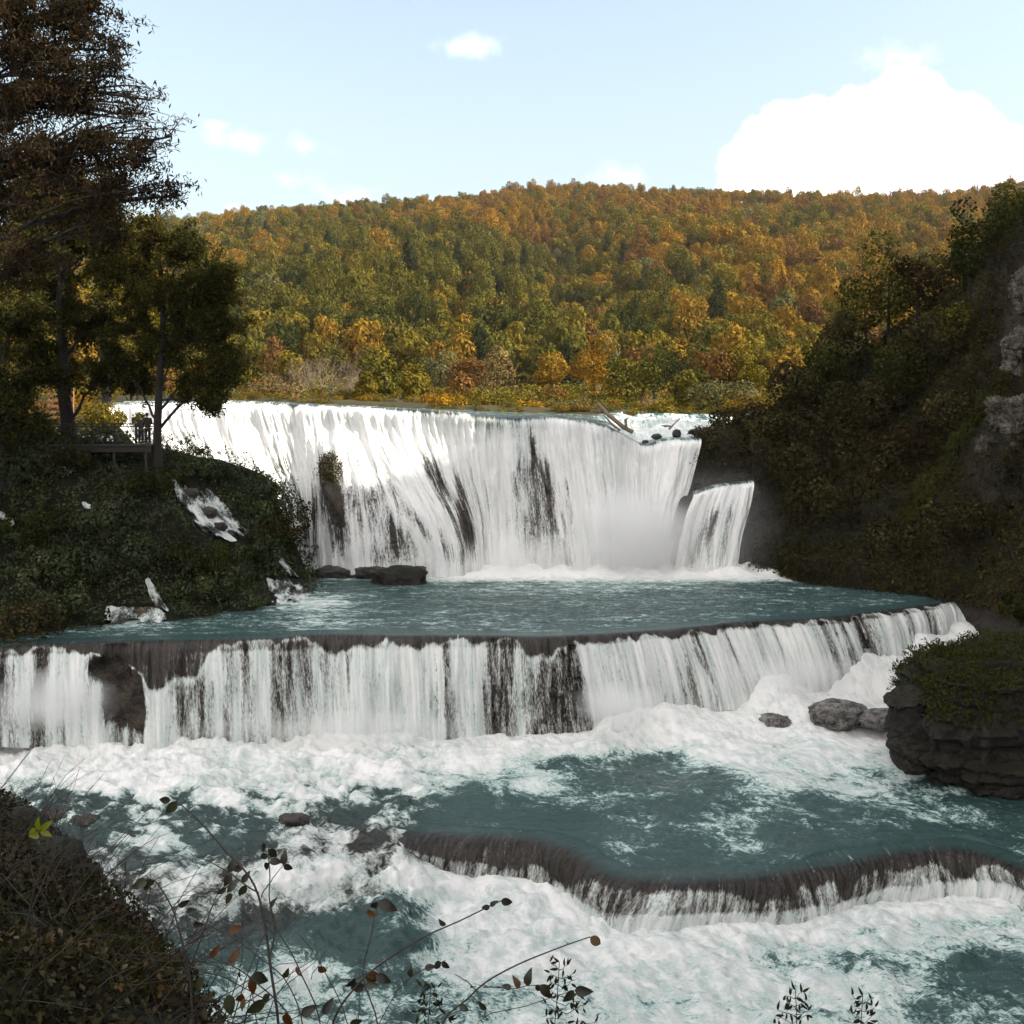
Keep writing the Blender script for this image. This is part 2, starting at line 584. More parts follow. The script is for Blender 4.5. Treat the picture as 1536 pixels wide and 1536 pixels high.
# ------------------------------------------------------------------ the main waterfall
ZP = -12.0        # level of the pool under the main fall
FALL = [          # streamlines from lip to pool: (photo column, photo row, metres away)
    [(165, 607, 75), (180, 640, 71), (218, 680, 67), (258, 705, 65), (298, 722, 63.5), (330, 760, 62.2)],
    [(250, 605, 73.6), (256, 640, 70.6), (280, 680, 67.4), (310, 712, 65.6), (335, 745, 64.4), (365, 800, 63.2)],
    [(320, 604, 72.5), (325, 640, 70.4), (337, 680, 68.2), (352, 718, 66.2), (372, 765, 65), (402, 852, 64)],
    [(400, 606, 71.5), (412, 650, 70.3), (425, 700, 68.8), (440, 740, 67.3), (455, 790, 66.2), (460, 857, 65.6)],
    [(450, 609, 70.8), (455, 650, 69.8), (465, 690, 68.6), (470, 740, 67.0), (472, 800, 66.1), (475, 860, 65.6)],
    [(490, 610.5, 70.3), (494, 645, 69.6), (498, 684, 67.4), (503, 740, 65.3), (510, 800, 64.7), (515, 862, 64.2)],
    [(530, 612, 70), (535, 645, 69.3), (547, 690, 66.9), (562, 750, 64.8), (570, 810, 64), (575, 864, 63.6)],
    [(575, 614, 69.7), (582, 650, 69), (602, 700, 66.9), (636, 765, 64.6), (652, 815, 63.8), (657, 864, 63.5)],
    [(615, 616, 69.5), (622, 655, 69), (645, 712, 67.3), (674, 770, 65.6), (690, 820, 64.6), (694, 864, 64.2)],
    [(660, 619, 69.2), (665, 660, 68.7), (680, 715, 67.8), (702, 770, 67), (712, 820, 66.3), (715, 864, 65.6)],
    [(745, 627, 68.6), (746, 665, 68.1), (748, 715, 67.7), (752, 770, 67.3), (754, 820, 66.8), (755, 864, 66)],
    [(840, 630, 68.6), (846, 668, 67.9), (853, 715, 67.4), (862, 770, 66.9), (868, 820, 66.4), (870, 866, 65.8)],
    [(905, 640, 69.6), (910, 675, 68.7), (915, 720, 68), (920, 770, 67.4), (923, 820, 66.7), (925, 866, 65.8)],
    [(945, 658, 71.6), (948, 690, 70.8), (950, 730, 69.9), (952, 775, 68.8), (953, 820, 67.6), (953, 866, 65.9)],
    [(966, 668, 73), (966, 700, 72.2), (966, 740, 71), (965, 780, 69.4), (965, 822, 67.8), (965, 866, 65.9)],
    [(1000, 661, 71.6), (994, 690, 70.9), (988, 730, 69.9), (982, 775, 68.8), (980, 820, 67.4), (978, 866, 65.9)],
    [(1035, 660, 69.8), (1030, 690, 69.4), (1022, 730, 69), (1008, 775, 68), (1000, 820, 66.9), (995, 866, 65.8)],
    [(1052, 660, 69.6), (1046, 690, 69.3), (1036, 730, 69), (1020, 775, 68.1), (1010, 820, 67), (1003, 866, 65.9)],
]
SMALL = [         # the lower fall at the right end
    [(1040, 742, 67.6), (1028, 772, 66.9), (1018, 812, 66.4), (1010, 866, 65.9)],
    [(1073, 731, 67.1), (1062, 762, 66.4), (1052, 808, 66.0), (1044, 866, 65.6)],
    [(1104, 727, 66.9), (1098, 762, 66.2), (1088, 808, 65.9), (1080, 866, 65.5)],
    [(1131, 724, 66.7), (1124, 762, 66.2), (1112, 808, 65.9), (1104, 866, 65.6)],
]


def fall_keys(rows, back, rise):
    K = []
    for st in rows:
        pts = [W(*p) for p in st]
        l = pts[0]
        K.append([(l[0], l[1] + back, l[2] + rise)] + pts)
    return np.array(K)


def gauss(px, py, cx, cy, rx, ry, tilt=0.0):
    dx = px - cx - tilt * (py - cy)
    return np.exp(-(dx / rx) ** 2 - ((py - cy) / ry) ** 2)


FALL_GAPS = [  # where the rock shows through: column, row, half width, half height, strength, lean
    (500, 735, 16, 45, 1.3, .1), (515, 800, 17, 50, .9, .05), (538, 760, 10, 50, .55, .15), (560, 740, 10, 35, .5, .1), (480, 760, 12, 40, .5, 0), (590, 740, 9, 30, .35, .5), (605, 812, 14, 35, .5, .4), (565, 840, 20, 25, .35, 0),
    (640, 690, 8, 34, .6, .2), (660, 720, 9, 45, .75, .25), (690, 745, 9, 50, .85, .2), (702, 800, 12, 40, .75, .1), (640, 800, 9, 35, .7, .5), (668, 815, 9, 30, .65, .4),
    (618, 772, 8, 25, .45, .6), (588, 800, 9, 40, .45, .2), (798, 668, 6, 34, .9, .15), (818, 700, 11, 55, .5, .15), (822, 765, 20, 60, .45, .1), (800, 800, 14, 50, .25, 0), (768, 800, 14, 60, .25, 0), (775, 720, 9, 60, .35, 0),
    (402, 675, 13, 30, .36, .3), (425, 685, 9, 35, .3, .3), (415, 710, 12, 20, .2, .3), (380, 650, 10, 30, .25, .2), (1030, 690, 10, 25, .6, -.2), (735, 760, 8, 60, .3, 0), (455, 760, 14, 40, .35, 0),
    (1055, 800, 16, 45, .75, -.3), (1072, 770, 9, 45, .45, -.25), (1122, 760, 5, 30, .5, -.2), (1035, 830, 10, 30, .5, -.2), (1115, 735, 8, 12, .5, 0),
]


def build_fall(name, rows, ns, nt, back, rise, label, su=1.9):
    K = fall_keys(rows, back, rise)
    sk = np.concatenate([[0], np.cumsum(np.linalg.norm(np.diff(K[:, 1], axis=0)[:, :2], axis=1) + 0.15)])
    ntk = K.shape[1]
    tk = np.concatenate([[0, 0.13], np.linspace(0.13, 1, ntk - 1)[1:]])
    B, s, t = sheet(K, sk, tk, ns, nt)
    px, py = proj(B)
    u = np.broadcast_to(s[None, :], B.shape[:2])
    v = np.concatenate([np.zeros((1, ns)), np.cumsum(np.linalg.norm(np.diff(B, axis=0), axis=2), axis=0)])
    tt = np.broadcast_to(t[:, None], B.shape[:2])
    on = ss(tt, 0.12, 0.22)
    gap = np.zeros_like(px)
    for g in FALL_GAPS:
        gap += g[4] * gauss(px, py, g[0], g[1], g[2], g[3], g[5])
    # ribs and folds in the falling sheet
    disp = on * (0.9 * fbm(u * 0.38, v * 0.07, oct=2, seed=2) + 0.6 * fbm(u * 0.9, v * 0.10, oct=3, seed=3) + 0.26 * fbm(u * 3.2, v * 0.22, oct=3, seed=5) + 0.14 * fbm(u * 7, v * 1.3, oct=3, seed=6))
    # scalloped lower edge of the smooth lip
    scal = 0.15 + 0.035 * fbm(u * 1.3, u * 0 + 3, oct=4, seed=8)
    lipdark = gauss(px, py, 742, 636, 48, 14) + .5 * gauss(px, py, 615, 620, 45, 9) + .5 * gauss(px, py, 432, 612, 20, 8) + .3 * gauss(px, py, 700, 630, 60, 10)
    strk = fbm(u * 1.3, v * 0.06, oct=4, seed=11) + .5 * fbm(u * 4.5, v * .15, oct=3, seed=12)
    foam = 1.05 * ss(tt, scal - 0.03 - 0.03, scal + 0.02) + 0.0
    foam = np.maximum(foam, 0.25) - 0.55 * np.minimum(lipdark, 1.2)
    foam = foam - 0.12 * np.minimum(gap, 1) - .22 * ss(-strk, -.05, .4) + .12
    cover = 0.86 + 0.75 * strk - 0.80 * np.minimum(gap, 1.35) + 0.35 * ss(tt, 0.88, 1.0) + .3 * ss(px, 860, 930) * ss(-px, -1030, -1000) + .35 * (1 - ss(tt, .3, .5))
    cover = np.where(tt < 0.13, 1.6, cover - 0.06)
    V = B.copy()
    V[..., 1] -= disp
    V[..., 2] += 0.35 * disp
    flow = np.stack([u * su + 0.25 * fbm(u * .8, v * .4, oct=3, seed=9), v * 0.20, np.full_like(u, 2.0)], -1)
    thin = ss(tt, 0.06, 0.12) * 0.8
    me = mesh_of(name, V, grid_faces(nt, ns), {'flow': flow.reshape(-1, 3), 'foam': foam, 'cover': cover, 'thin': thin}, mats=[M_water])
    o = link(name, me)
    tag(o, label, 'waterfall', None, 'structure')
    # rock wall behind the water
    e0, e1 = K[0].copy(), K[-1].copy()
    e0 += np.array([-2.0, 2.0, 0])
    e1 += np.array([1.6, 1.6, 0])
    Kr = np.concatenate([e0[None], K, e1[None]])
    sr = np.concatenate([[sk[0] - 2.8], sk, [sk[-1] + 2.2]])
    Bk, s2, t2 = sheet(Kr, sr, tk, ns // 2, nt // 2)
    px2, py2 = proj(Bk)
    u2 = np.broadcast_to(s2[None, :], px2.shape)
    r = 0.55 * fbm(Bk[..., 0] * .8, Bk[..., 2] * .35, oct=5, seed=21) + 0.25 * fbm(Bk[..., 0] * 2.5, Bk[..., 2] * 1.5, oct=3, seed=22)
    out_ = np.zeros_like(px2)
    if name == 'waterfall' and len(rows) > 6:
        out_ = 1.25 * gauss(px2, py2, 500, 722, 17, 40, .1) + 0.8 * gauss(px2, py2, 512, 780, 17, 60, .05)
    V2 = Bk.copy()
    V2[..., 1] += 0.75 - r * 0.8 - out_
    V2[..., 2] -= 0.25
    me2 = mesh_of('rock_face', V2, grid_faces(nt // 2, ns // 2), mats=[M_tufa])
    o2 = link('rock_face', me2)
    tag(o2, None, None, None, 'structure')
    return B, o2


FALL_B, fall_rock = build_fall('waterfall', FALL, 620, 260, 2.5, 0.12, 'wide white waterfall curtain dropping from the upper river into the pool')
SMALL_B, small_rock = build_fall('waterfall', SMALL, 140, 150, 1.0, 0.05, 'low white side fall at the right end, below the dark overhanging rock', 1.9)

# upper river: from the lip back to the far bank
B = FALL_B
ns = B.shape[1]
first_ = B[0]
ext_ = first_[-1] + np.stack([np.linspace(.12, 9, 70), np.linspace(.1, 3.5, 70), np.linspace(0, .5, 70)], 1)
first_ = np.concatenate([first_, ext_])
ns = len(first_)
rows = [first_]
for d in (0.8, 1.8, 3.2, 5, 7.5, 10.5, 14, 19):
    q = first_.copy()
    q[:, 1] += d
    q[:, 0] *= 1 + d * 0.012
    flat = -1.25 - 0.036 * np.clip(q[:, 0] + 25, 0, 40)
    k = min(1, d / 9)
    q[:, 2] = q[:, 2] * (1 - k) + flat * k + d * 0.004
    rows.append(q)
G = np.array(rows)
G = hermite(np.linspace(0, 8, 60), np.arange(9), G)
wz = 0.10 * fbm(G[..., 0] * 1.1, G[..., 1] * 0.8, oct=4, seed=31)
rap = ss(G[..., 0], 6, 9)
edge = ss(np.broadcast_to(np.linspace(0, 1, 60)[:, None], wz.shape), 0, 0.06)
G[..., 2] += edge * (wz * (1 + 3.5 * rap * ss(-G[..., 1], -85, -73)) + .35 * rap * ss(G[..., 1], 73, 80) * ss(fbm(G[..., 0] * .5, G[..., 1] * .9, oct=3, seed=33), -.1, .1))
foam = 0.20 + 0.60 * rap * ss(-G[..., 1], -88, -76) + 2.2 * rap * wz
foam = np.where(G[..., 0] < -18, foam + .25, foam)
fl = np.stack([G[..., 0] * 0.9, G[..., 1] * 0.5, 0 * wz], -1)
o = link('upper_river', mesh_of('upper_river', G, grid_faces(60, ns), {'flow': fl.reshape(-1, 3), 'foam': foam, 'cover': 0 * foam + 2, 'thin': 0.25 + 0 * foam}, mats=[M_water]))
tag(o, None, None, None, 'structure')

# ------------------------------------------------------------------ the lower cascade and the pool
LIP = [(-160, 985), (-40, 973), (40, 966), (150, 962), (300, 958), (420, 956), (450, 952), (540, 951), (620, 952), (700, 953), (780, 954), (830, 954),
       (882, 951), (950, 947), (1000, 943), (1120, 932), (1250, 924), (1350, 911), (1440, 900), (1480, 897), (1540, 893)]
BASE = [(-170, 1085), (-45, 1085), (38, 1092), (150, 1100), (300, 1110), (425, 1112), (462, 1112), (545, 1106), (625, 1103), (705, 1102), (785, 1102), (845, 1100),
        (908, 1082), (978, 1056), (1035, 1044), (1155, 1024), (1280, 1000), (1372, 968), (1452, 932), (1488, 925), (1550, 925)]
lip = np.array([((p - 768) / F * (-ZP * F / (q - HZ)), -ZP * F / (q - HZ), ZP) for p, q in LIP])
tang = np.gradient(lip[:, :2], axis=0)
tang /= np.linalg.norm(tang, axis=1, keepdims=True)
nrm = np.stack([tang[:, 1], -tang[:, 0]], 1)          # horizontal, towards the viewer
sk2 = np.concatenate([[0], np.cumsum(np.linalg.norm(np.diff(lip, axis=0), axis=1))])
K2, tk2 = [], np.array([0, 0.12, 0.22, 0.36, 0.55, 0.78, 1.0, 1.2])
for i in range(len(LIP)):
    l, n = lip[i], nrm[i]
    Yb = l[1] + n[1] * 1.15
    zb = (HZ - BASE[i][1]) / F * Yb
    xb = (BASE[i][0] - 768) / F * Yb
    dz = zb - ZP
    st = [(l[0] - n[0] * 0.9, l[1] - n[1] * 0.9, ZP + 0.0)]
    for f, o_ in ((0.0, 0.0), (0.06, 0.30), (0.20, 0.52), (0.42, 0.78), (0.70, 0.98), (1.0, 1.15), (1.25, 1.22)):
        x = l[0] + n[0] * o_ + (xb - l[0] - n[0] * 1.15) * f
        st.append((x, l[1] + n[1] * o_, ZP - 0.03 + dz * f))
    st[-1] = (st[-1][0], st[-1][1], st[-2][2] - 0.9)
    K2.append(st)
K2 = np.array(K2)
NS2, NT2 = 900, 170
C2, s2, t2 = sheet(K2, sk2, tk2, NS2, NT2)
u = np.broadcast_to(s2[None, :], C2.shape[:2])
tt = np.broadcast_to(t2[:, None], C2.shape[:2])
v = np.concatenate([np.zeros((1, NS2)), np.cumsum(np.linalg.norm(np.diff(C2, axis=0), axis=2), axis=0)])
px, py = proj(C2)
on = ss(tt, 0.06, 0.24)
disp = on * (0.55 * fbm(u * 0.55, v * 0.10, oct=2, seed=41) + 0.30 * fbm(u * 1.6, v * 0.14, oct=3, seed=42) + 0.13 * fbm(u * 5.5, v * 0.5, oct=3, seed=43))
disp += 0.25 * gauss(px, py, 445, 1010, 28, 90) * on + 0.4 * gauss(px, py, 560, 1030, 30, 60) * on - 0.7 * gauss(px, py, 180, 1030, 34, 80) * on
# dark smooth overflow whose lower edge is scalloped
sc = 0.20 + 0.17 * fbm(u * 0.5, u * 0 + 1.7, oct=3, seed=44) + 0.17 * fbm(u * 1.9, u * 0 + 9.1, oct=4, seed=45)
sc += 0.30 * gauss(px, 0, 250, 0, 60, 1) + 0.06 * gauss(px, 0, 150, 0, 100, 1) - 0.16 * gauss(px, 0, 448, 0, 24, 1) + 0.10 * gauss(px, 0, 500, 0, 26, 1) + .16 * gauss(px, 0, 815, 0, 30, 1)
sc -= 0.05 * ss(px, 1150, 1400)
sc = np.maximum(sc, .13)
foam = 1.0 * ss(tt, sc - 0.03, sc + 0.05) - 0.30 * (1 - ss(tt, 0.25, 0.3)) + (tt < sc) * (.85 * fbm(u * 2.6, v * .5, oct=4, seed=49) + .5 * fbm(u * 9, v * 1.2, oct=2, seed=50))  # last term: foam flecks plus pale streaks painted as highlight lines on the lip
hole = gauss(px + 30 * fbm(u * 1.5, v * .8, oct=4, seed=53), py + 25 * fbm(u * 1.5, v * 1.1, oct=4, seed=54), 178, 1035, 24, 55) + .8 * gauss(px, py, 205, 1060, 16, 36) + .7 * gauss(px, py, 160, 1000, 30, 24)
strk = fbm(u * 1.0, v * 0.05, oct=4, seed=47)
strk = strk + .4 * fbm(u * 3.6, v * .12, oct=3, seed=48)
cover = 0.86 + 1.0 * strk - 1.0 * np.minimum(hole, 1) + 0.35 * ss(tt, 0.88, 1.0)
cover = np.where(tt < sc + 0.03, np.where(tt < sc, 1.7, 1.1), cover)
cover -= 1.0 * np.minimum(hole, 1) * (tt > 0.2)
foam = foam - 0.5 * np.minimum(hole, 1) - 0.55 * ss(-strk, -0.12, 0.35) * ss(tt, sc, sc + .1) - .10 * ss(tt, sc, sc + .05)
thin = ss(tt, 0.09, 0.15)
V = C2.copy()
n3 = hermite(s2, sk2, np.concatenate([nrm, np.zeros((len(nrm), 1))], 1))
V += n3[None] * disp[..., None]
flow = np.stack([u * 1.5, v * 0.20, np.full_like(u, 5.0)], -1)
o = link('cascade', mesh_of('cascade', V, grid_faces(NT2, NS2), {'flow': flow.reshape(-1, 3), 'foam': foam, 'cover': cover, 'thin': thin}, mats=[M_water]))
tag(o, 'long low curved cascade spilling from the pool in a streaky pale curtain', 'waterfall', None, 'structure')
Cr, s_, t_ = sheet(K2, sk2, tk2, 450, 70)
r = 0.5 * fbm(Cr[..., 0] * .9, Cr[..., 2] * .5, Cr[..., 1] * .9, oct=5, seed=51)
n3r = hermite(s_, sk2, np.concatenate([nrm, np.zeros((len(nrm), 1))], 1))
V = Cr - n3r[None] * (1.15 - .6 * r)[..., None]
V[..., 2] -= 0.18
o = link('rock_face', mesh_of('rock_face', V, grid_faces(70, 450), mats=[M_tufa]))
tag(o, None, None, None, 'structure')

# the pool, from the cascade lip to the foot of the fall
NV = 130
back = C2[0].copy()
g = np.linspace(0, 1, NV)[:, None] ** 1.15
yb = np.maximum(68.5, back[:, 1] + 2)
Pg = np.zeros((NV, NS2, 3))
Pg[..., 1] = back[None, :, 1] * (1 - g) + yb[None] * g
Pg[..., 0] = back[None, :, 0] * (1 - g) + np.linspace(-34, 34, NS2)[None] * g
Pg[..., 2] = ZP
px, py = proj(Pg)
ed = ss(g, 0.0, 0.05)
Pg[..., 2] += ed * (0.20 * fbm(Pg[..., 0] * 0.6, Pg[..., 1] * 1.6, oct=6, seed=61, gain=.7) + 0.02)
near = ss(Pg[..., 1], 62.0, 66.0) * ss(px, 560, 720) + 0.6 * ss(Pg[..., 1], 62.5, 65.5) * ss(px, 400, 500)
Pg[..., 2] += 0.45 * near * ss(Pg[..., 1], 63, 65.5) * (0.5 + fbm(Pg[..., 0] * .9, Pg[..., 1] * .9, oct=4, seed=62))
foam = 0.22 + 1.05 * near + 0.16 * fbm(Pg[..., 0] * .22, Pg[..., 1] * .9, oct=3, seed=63) + .30 * gauss(px, py, 330, 935, 130, 14) * 0  # base foam level also pales the whole pool in place of sky reflections
foam += .42 * gauss(px, py, 470, 905, 60, 14) + .30 * gauss(px, py, 190, 936, 60, 8) + .28 * gauss(px, py, 480, 935, 60, 12) + .2 * gauss(px, py, 900, 880, 160, 9)
fl = np.stack([Pg[..., 0] * 0.7, Pg[..., 1] * 2.4, 0 * foam + 1], -1)
o = link('pool', mesh_of('pool', Pg, grid_faces(NV, NS2), {'flow': fl.reshape(-1, 3), 'foam': foam, 'cover': 0 * foam + 2, 'thin': 0 * foam}, mats=[M_water]))
tag(o, None, None, None, 'structure')

# ------------------------------------------------------------------ the river below the cascade: one sheet with a ledge across it
def wz_(px, py, z):
    Y = -z * F / (py - HZ)
    return (px - 768) / F * Y, Y, z


LEVEL = [(-150, 1080, -16.2), (0, 1088, -16.3), (250, 1104, -16.5), (450, 1106, -16.55), (650, 1102, -16.5), (850, 1098, -16.4), (930, 1050, -15.4), (1000, 1030, -15.0), (1150, 1003, -14.4),
         (1280, 974, -13.75), (1370, 948, -13.2), (1445, 928, -12.9), (1490, 930, -13.0), (1560, 960, -13.6), (1100, 1075, -15.9), (1250, 1050, -15.5), (1330, 1060, -15.8), (1300, 1110, -16.3), (1150, 1110, -16.3),
         (1400, 1000, -14.5), (1500, 1000, -14.5), (0, 1150, -16.6), (300, 1180, -16.7), (700, 1170, -16.75), (1000, 1150, -16.7), (1300, 1180, -16.75), (1550, 1200, -16.8), (900, 1230, -16.8), (1200, 1250, -16.8), (700, 1230, -16.8),
         (1050, 1300, -16.83), (1500, 1260, -16.85), (-200, 1250, -16.9), (0, 1250, -16.9), (200, 1230, -16.85), (450, 1210, -16.85), (1900, 1250, -16.9), (600, 1220, -16.85)]
LW = np.array([wz_(*p) for p in LEVEL])
LEDGE = [(-700, 1290), (-200, 1290), (60, 1285), (230, 1300), (330, 1300), (425, 1280), (455, 1235), (520, 1238), (590, 1252), (643, 1248), (750, 1254), (822, 1259), (852, 1266), (876, 1280), (895, 1300), (925, 1317), (965, 1321), (1050, 1319), (1120, 1315), (1200, 1308),
         (1240, 1296), (1290, 1283), (1398, 1272), (1452, 1266), (1490, 1283), (1540, 1315), (1650, 1350), (1900, 1360), (2600, 1360)]
LG = np.array([wz_(p, q, -16.85)[:2] for p, q in LEDGE])
xs = np.linspace(-30, 34, 560)
ys = np.concatenate([np.linspace(24, 42, 330), np.linspace(42, 58.5, 190)[1:]])
X, Y = np.meshgrid(xs, ys)
nr, nc = X.shape
# water level above the ledge
num = np.zeros_like(X)
den = np.zeros_like(X)
for x, y, z in LW:
    w_ = 1.0 / (((X - x) ** 2 + (Y - y) ** 2) ** 1.5 + 0.15)
    num += w_ * z
    den += w_
up = num / den
up = np.where(Y < 38, up * (1 - ss(-Y, -38, -34)) + -16.85 * ss(-Y, -38, -34), up)
# signed distance to the ledge line
wob = 0.30 * fbm(X * 0.5, Y * 0.5, oct=3, seed=70)
sd = np.full_like(X, 1e9)
for a, b in zip(LG[:-1], LG[1:]):
    e = b - a
    h = np.clip(((X - a[0]) * e[0] + (Y - a[1]) * e[1]) / (e @ e), 0, 1)
    sd = np.minimum(sd, np.hypot(X - a[0] - h * e[0], Y - a[1] - h * e[1]))
yl = np.interp(X, LG[:, 0], LG[:, 1])
sd = np.where(Y > yl, sd, -sd) + wob * 0.5
pxw, pyw = proj(np.stack([X, Y, up], -1))
wide = 1.25 + 0.5 * ss(-pxw, -850, -780) * ss(pxw, 560, 640) + 2.2 * ss(-pxw, -640, -540)   # how gently the ledge falls, metres
onl = ss(pxw, 600, 660)
dq = np.clip(((-sd + .75 * onl) / (wide * (1 - .55 * onl)) + 0.35 * (1 - onl)) / 1.35, 0, 1)
drop = dq ** 1.9 * (1.9 - .9 * dq)
low = -17.95 + 0.0 * X
# rapids at the left keep falling in a second step
LED2 = np.array([wz_(p, q, -17.3)[:2] for p, q in [(-700, 1450), (250, 1450), (330, 1400), (420, 1395), (520, 1440), (600, 1440), (655, 1395), (680, 1340), (690, 1300)]])
y2 = np.interp(X, LED2[:, 0], LED2[:, 1])
left = ss(-pxw, -690, -600)
step2 = ss(Y - y2, -0.9, 0.5)
low = low + 0.62 * step2 * left
Z = up * (1 - drop) + low * drop
rough = ss(-sd, -0.2, 1.0)
lw = left * ss(Y, 27, 30)
amp = 0.16 + 0.42 * rough + 0.60 * lw * ss(-pyw, -1600, -1180) + 0.20 * ss(pyw, 1000, 1060) * ss(-pyw, -1190, -1110) * (1 - ss(pxw, 1200, 1400) * .3)
Z += amp * (fbm(X * 0.8, Y * 1.0, oct=6, seed=71, gain=.6) + 0.35 * np.abs(fbm(X * 1.7, Y * 1.5, oct=3, seed=72)))
Z += 0.05 * fbm(X * 3, Y * 4.2, oct=4, seed=73, gain=.6) + .17 * lw * fbm(X * 1.7 + .4 * Y, Y * 2.1, oct=4, seed=84)
FM = [(0, 1100, 1.2), (250, 1110, 1.2), (500, 1115, 1.2), (750, 1110, 1.2), (950, 1075, 1.2), (1100, 1050, 1.2), (1250, 1020, 1.2), (1400, 970, 1.2), (1470, 940, 1.0), (1520, 960, .9), (0, 1150, 1.1), (0, 1130, 1.2), (120, 1165, 1.0), (250, 1170, 1.05), (400, 1165, 1.05), (560, 1160, 1.0), (700, 1140, .95), (850, 1115, 1.0),
      (1000, 1095, 1.15), (1150, 1090, 1.2), (1300, 1100, 1.1), (1100, 1125, .95), (1250, 1135, .85), (1350, 1140, .8), (1180, 1165, .65), (1300, 1180, .6), (1400, 1185, .35), (650, 1178, .62), (790, 1170, .6), (520, 1190, .6), (400, 1192, .55), (300, 1190, .6),
      (900, 1165, .08), (980, 1150, .2), (850, 1145, .35), (760, 1210, .05), (850, 1240, .0), (1000, 1215, .08), (1060, 1175, .22), (1100, 1210, .28), (1200, 1210, .2), (1300, 1220, .25), (1400, 1225, .38), (1480, 1200, .1), (1200, 1255, .05), (1000, 1290, .05), (1300, 1250, .05), (1500, 1255, .1), (700, 1200, .12), (640, 1210, .15), (680, 1235, .02),
      (300, 1225, .0), (380, 1240, -.05), (340, 1270, -.05), (150, 1215, .12), (60, 1190, .1), (150, 1255, .25), (60, 1240, .2), (250, 1290, .4), (200, 1310, .45), (470, 1210, .45), (540, 1215, .25), (460, 1260, .55), (560, 1250, .12), (640, 1262, .0), (500, 1300, .8), (410, 1315, .8), (560, 1310, .5), (450, 1345, .55), (300, 1350, .45), (250, 1340, .5),
      (600, 1350, .35), (330, 1395, .2), (560, 1390, .1), (520, 1415, .05), (600, 1415, .05), (450, 1395, .2), (380, 1420, .15), (630, 1310, .9), (700, 1325, 1.15), (800, 1315, 1.15), (850, 1380, 1.1), (750, 1400, 1.0), (690, 1380, .95), (450, 1460, .8), (400, 1490, .7), (560, 1465, .35), (600, 1500, .5), (500, 1500, .45), (700, 1450, .95), (650, 1440, .75), (640, 1500, .4), (760, 1500, .65), (850, 1430, .95),
      (900, 1470, .85), (1000, 1410, 1.1), (1000, 1480, .8), (1200, 1390, 1.15), (1200, 1430, .8), (1270, 1440, .55), (1330, 1400, .8), (1400, 1350, 1.15), (1500, 1350, 1.0), (1380, 1440, .6), (1450, 1450, .2), (1500, 1480, .3), (1420, 1505, .4), (1250, 1500, .75), (1100, 1520, .95), (1320, 1490, .75), (1500, 1530, .5), (1530, 1400, .7), (1450, 1400, .7), (920, 1530, .8), (960, 1385, 1.1), (1100, 1385, 1.15), (900, 1390, 1.1)]
num = np.zeros_like(X)
den = np.zeros_like(X)
pX, pY = proj(np.stack([X, Y, Z], -1))
for a, b, f in FM:
    w_ = 1.0 / ((((pX - a) / 1.0) ** 2 + ((pY - b) * 2.2) ** 2) ** 1.6 + 400)
    num += w_ * (f if f < .9 else .9 + .85 * (f - .9))
    den += w_
foam = num / den
foam = foam * (1 - .85 * np.exp(-(np.maximum(sd, 0) / 1.1) ** 2) * (sd > -.2) * ss(pX, 600, 660))
rough = np.where(sd < -.3, rough, 0)
thin_ = thin = np.clip(ss(-sd / wide, -0.5, 0.35) * ss(sd / wide, -1.4, -0.9) * (1 - ss(pX, 600, 680)) * .6 + 0.34 * lw * ss(-pY, -1480, -1190), 0, 1)
crest = fbm(X * 0.75, Y * 0.75, oct=5, seed=71, gain=.58)
foam = foam - .12 * ss(pY, 1330, 1400)
foam = foam + lw * ss(-pY, -1480, -1190) * ss(pY, 1150, 1195) * (0.02 + 1.2 * crest + 1.0 * fbm(X * 1.7 + .4 * Y, Y * 2.1, oct=4, seed=84))
foam = foam + .25 * fbm(X * .5, Y * 1.1, oct=3, seed=76) + .55 * thin_ * fbm(X * 2.4 - .3 * Y, Y * .45, oct=4, seed=85)  # streaks on the thin water are painted highlights along the flow
# only the part of the sheet in front of the cascade
ylip = np.interp(X, C2[-1, :, 0], C2[-1, :, 1]) + 1.1
keep = Y < ylip
fl = np.stack([X * 0.75 + 0.2 * Y + 0.9 * fbm(X * .3, Y * .3, oct=3, seed=74), Y * 0.85 + 0.9 * fbm(X * .3, Y * .3, oct=3, seed=78), 0.5 * Z], -1)
o = link('river', mesh_of('river', np.stack([X, Y, Z], -1), grid_faces(nr, nc, keep), {'flow': fl.reshape(-1, 3), 'foam': foam, 'cover': 0 * foam + 2, 'thin': thin}, mats=[M_water]))
tag(o, None, None, None, 'structure')
RIVER = (X, Y, Z)


def river_z(x, y):
    i = int(np.clip(np.searchsorted(ys, y), 0, nr - 1))
    j = int(np.clip(np.searchsorted(xs, x), 0, nc - 1))
    return float(Z[i, j])


# the ledge: glassy water sliding over a curved dark lip
LL = [(600, 1246), (650, 1250), (700, 1253), (760, 1255), (815, 1257), (846, 1265), (868, 1281), (890, 1303), (922, 1320), (965, 1323), (1050, 1320), (1120, 1316), (1200, 1308), (1240, 1297), (1290, 1284), (1398, 1272), (1450, 1265), (1490, 1279), (1540, 1310), (1610, 1345), (1700, 1360)]
LBs = [(598, 1262), (648, 1292), (700, 1298), (760, 1314), (808, 1304), (832, 1322), (852, 1350), (876, 1370), (914, 1384), (963, 1386), (1050, 1384), (1124, 1382), (1212, 1376), (1258, 1368), (1315, 1350), (1408, 1336), (1464, 1332), (1505, 1332), (1552, 1346), (1620, 1374), (1710, 1385)]
lp = np.array([wz_(p, q, -16.80) for p, q in LL])
for _ in range(2):
    lp[1:-1] = .25 * lp[:-2] + .5 * lp[1:-1] + .25 * lp[2:]
tg = np.gradient(lp[:, :2], axis=0)
